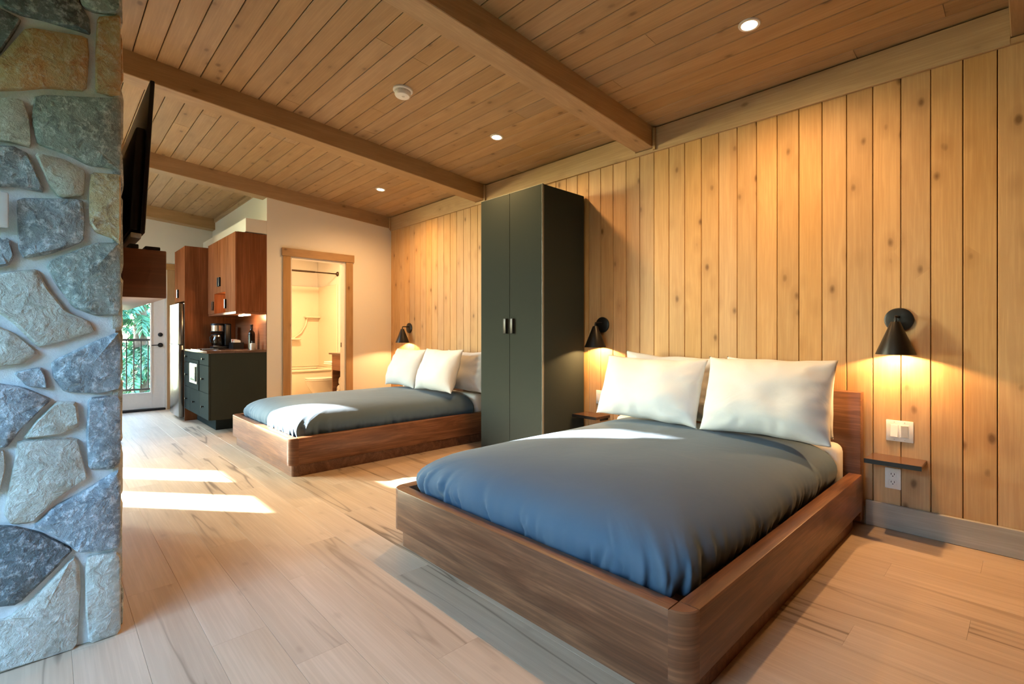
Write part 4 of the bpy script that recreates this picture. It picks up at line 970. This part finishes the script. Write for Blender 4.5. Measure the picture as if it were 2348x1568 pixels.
for q, (xx, zz, lab) in enumerate(((-6.90, 0.2955, 'rolled white towel on the vanity shelf, lower one'), (-6.84, 0.422, 'rolled white towel on the vanity shelf, upper one'))):
    t = empty('rolled_towel', (xx, 3.2, zz), lab, 'towel', 'rolled towels under the vanity')
    put('roll', lathe([(0.0, 3.06), (0.055, 3.06), (0.069, 3.075), (0.069, 3.38), (0.055, 3.395), (0, 3.395)], (xx, 0, zz), 24, 'y'), towel_m, t, smooth=40)
    put('spiral_end', tube([(xx + (0.01 + 0.0022 * a) * math.cos(a * 0.6), 3.058, zz + (0.01 + 0.0022 * a) * math.sin(a * 0.6)) for a in range(24)], 0.004, 6), towel_m, t, smooth=60)
# bathroom ceiling light
bl = empty('bath_ceiling_light', (-7.1, 2.6, 2.42), 'round bathroom ceiling light', 'ceiling light')
put('base', lathe([(0.14, 2.4195), (0.14, 2.40), (0, 2.40)], (-7.1, 2.6, 0), 32), white_trim, bl)
put('diffuser', lathe([(0.13, 2.3995), (0.125, 2.375), (0.08, 2.350), (0, 2.345)], (-7.1, 2.6, 0), 32), lens_m, bl, smooth=60)
l = bpy.data.lights.new('bath_light', 'AREA'); l.shape = 'DISK'; l.size = 0.26; l.energy = 58; l.color = (1.0, 0.57, 0.25)
lo = bpy.data.objects.new('bath_light', l); C.objects.link(lo); lo.location = (-7.1, 2.6, 2.34)

# ================================================================== OUTSIDE
rail_m = flat('matt_black_rail', (0.006, 0.006, 0.006), 0.9, spec=0.05)
rl = empty('balcony_railing', (-10.2, 1.0, -0.04), 'black metal balcony railing outside the glazed door', 'railing')
put('top_rail', rbox(-10.225, -10.175, -0.1, 3.0, 0.985, 1.025, 0.004, 1), rail_m, rl)
put('bottom_rail', rbox(-10.215, -10.185, -0.1, 3.0, 0.165, 0.195, 0.003, 1), rail_m, rl)
yy = 0.939 - 0.0965 * 10
while yy < 3.0:
    shared('balu', lambda: boxg(-0.008, 0.008, -0.008, 0.008, 0, 0.789), 'baluster', rail_m, rl, (-10.2, yy, 0.1955)); yy += 0.0965
for yy in (-0.07, 2.95): put('post', boxg(-10.22, -10.18, yy - 0.02, yy + 0.02, -0.04, 0.985), rail_m, rl)
def conifer(x, y, h, r, seed, lab):
    t = empty('conifer_tree', (x, y, -3.0), lab, 'tree', 'conifers beyond the balcony')
    put('trunk', lathe([(0.22, 0), (0.16, h * 0.4), (0.03, h * 0.95), (0, h)], (x, y, -3.0), 10), bark_m, t, smooth=60)
    q = random.Random(seed); V, Fc = [], []
    for k_ in range(170):
        f = q.random() ** 0.9; z = -3.0 + h * (0.06 + 0.92 * f); R = r * (1 - f) ** 0.75 * q.uniform(0.75, 1.1) + 0.15; a = q.uniform(0, 2 * PI)
        dx, dy = math.cos(a), math.sin(a)
        steps = max(4, int(R / 0.10))
        for s_ in range(1, steps + 1):
            u = s_ / steps; bx, by, bz = x + dx * R * u, y + dy * R * u, z - 0.35 * R * u * u + 0.08 * R * u
            for side in (-1, 1):
                for rep in range(3):
                    ln = 0.26 * (1 - 0.5 * u) * q.uniform(0.6, 1.1); wv = 0.026 * q.uniform(0.7, 1.3)
                    an = a + side * q.uniform(0.5, 1.2); ex, ey = math.cos(an) * ln, math.sin(an) * ln; dz = -q.uniform(0.05, 0.22)
                    px, py = -math.sin(an) * wv, math.cos(an) * wv
                    b = len(V)
                    V += [(bx - px * .4, by - py * .4, bz), (bx + px * .4, by + py * .4, bz), (bx + ex * .6 + px, by + ey * .6 + py, bz + dz * .5 + 0.01), (bx + ex, by + ey, bz + dz), (bx + ex * .6 - px, by + ey * .6 - py, bz + dz * .5 - 0.01)]
                    Fc.append((b, b + 1, b + 2, b + 3, b + 4))
    me = bpy.data.meshes.new('foliage'); bb = BASE[t.name]
    me.from_pydata([(v[0] - bb.x, v[1] - bb.y, v[2] - bb.z) for v in V], [], Fc); me.update(); me.materials.append(foliage_m)
    o = bpy.data.objects.new('foliage', me); C.objects.link(o); o.parent = t; BASE[o.name] = bb
conifer(-13.6, 1.5, 7.5, 2.3, 1, 'conifer tree just beyond the balcony railing, nearest the glazed door')
conifer(-18.8, 6.2, 9.0, 2.6, 2, 'tall conifer behind the railing toward the fridge side')
conifer(-18.2, -4.0, 9.5, 2.7, 3, 'tall conifer behind the railing toward the mantel side')
conifer(-23.8, 1.9, 10.0, 3.2, 4, 'distant conifer in the gap between nearer trees')

# unseen trees added opposite the wide window, keeping low sky off the plank wall
src = [o for o in bpy.data.objects if o.name.startswith('foliage')]
rr = random.Random(9)
tl_root = empty('sky_block_trees', (0, -11, -3.0), 'unseen row of conifers added to block low sky at the wide window', 'added treeline', None, 'stuff')
for q in range(15):
    o = src[q % len(src)].copy(); C.objects.link(o); o.parent = tl_root; sc_ = rr.uniform(0.95, 1.15)
    o.location = (-7.5 + q * 1.5, rr.uniform(-1.0, 1.0), 0); o.rotation_euler = (0, 0, rr.uniform(0, 6)); o.scale = (sc_, sc_, sc_ * 0.95)
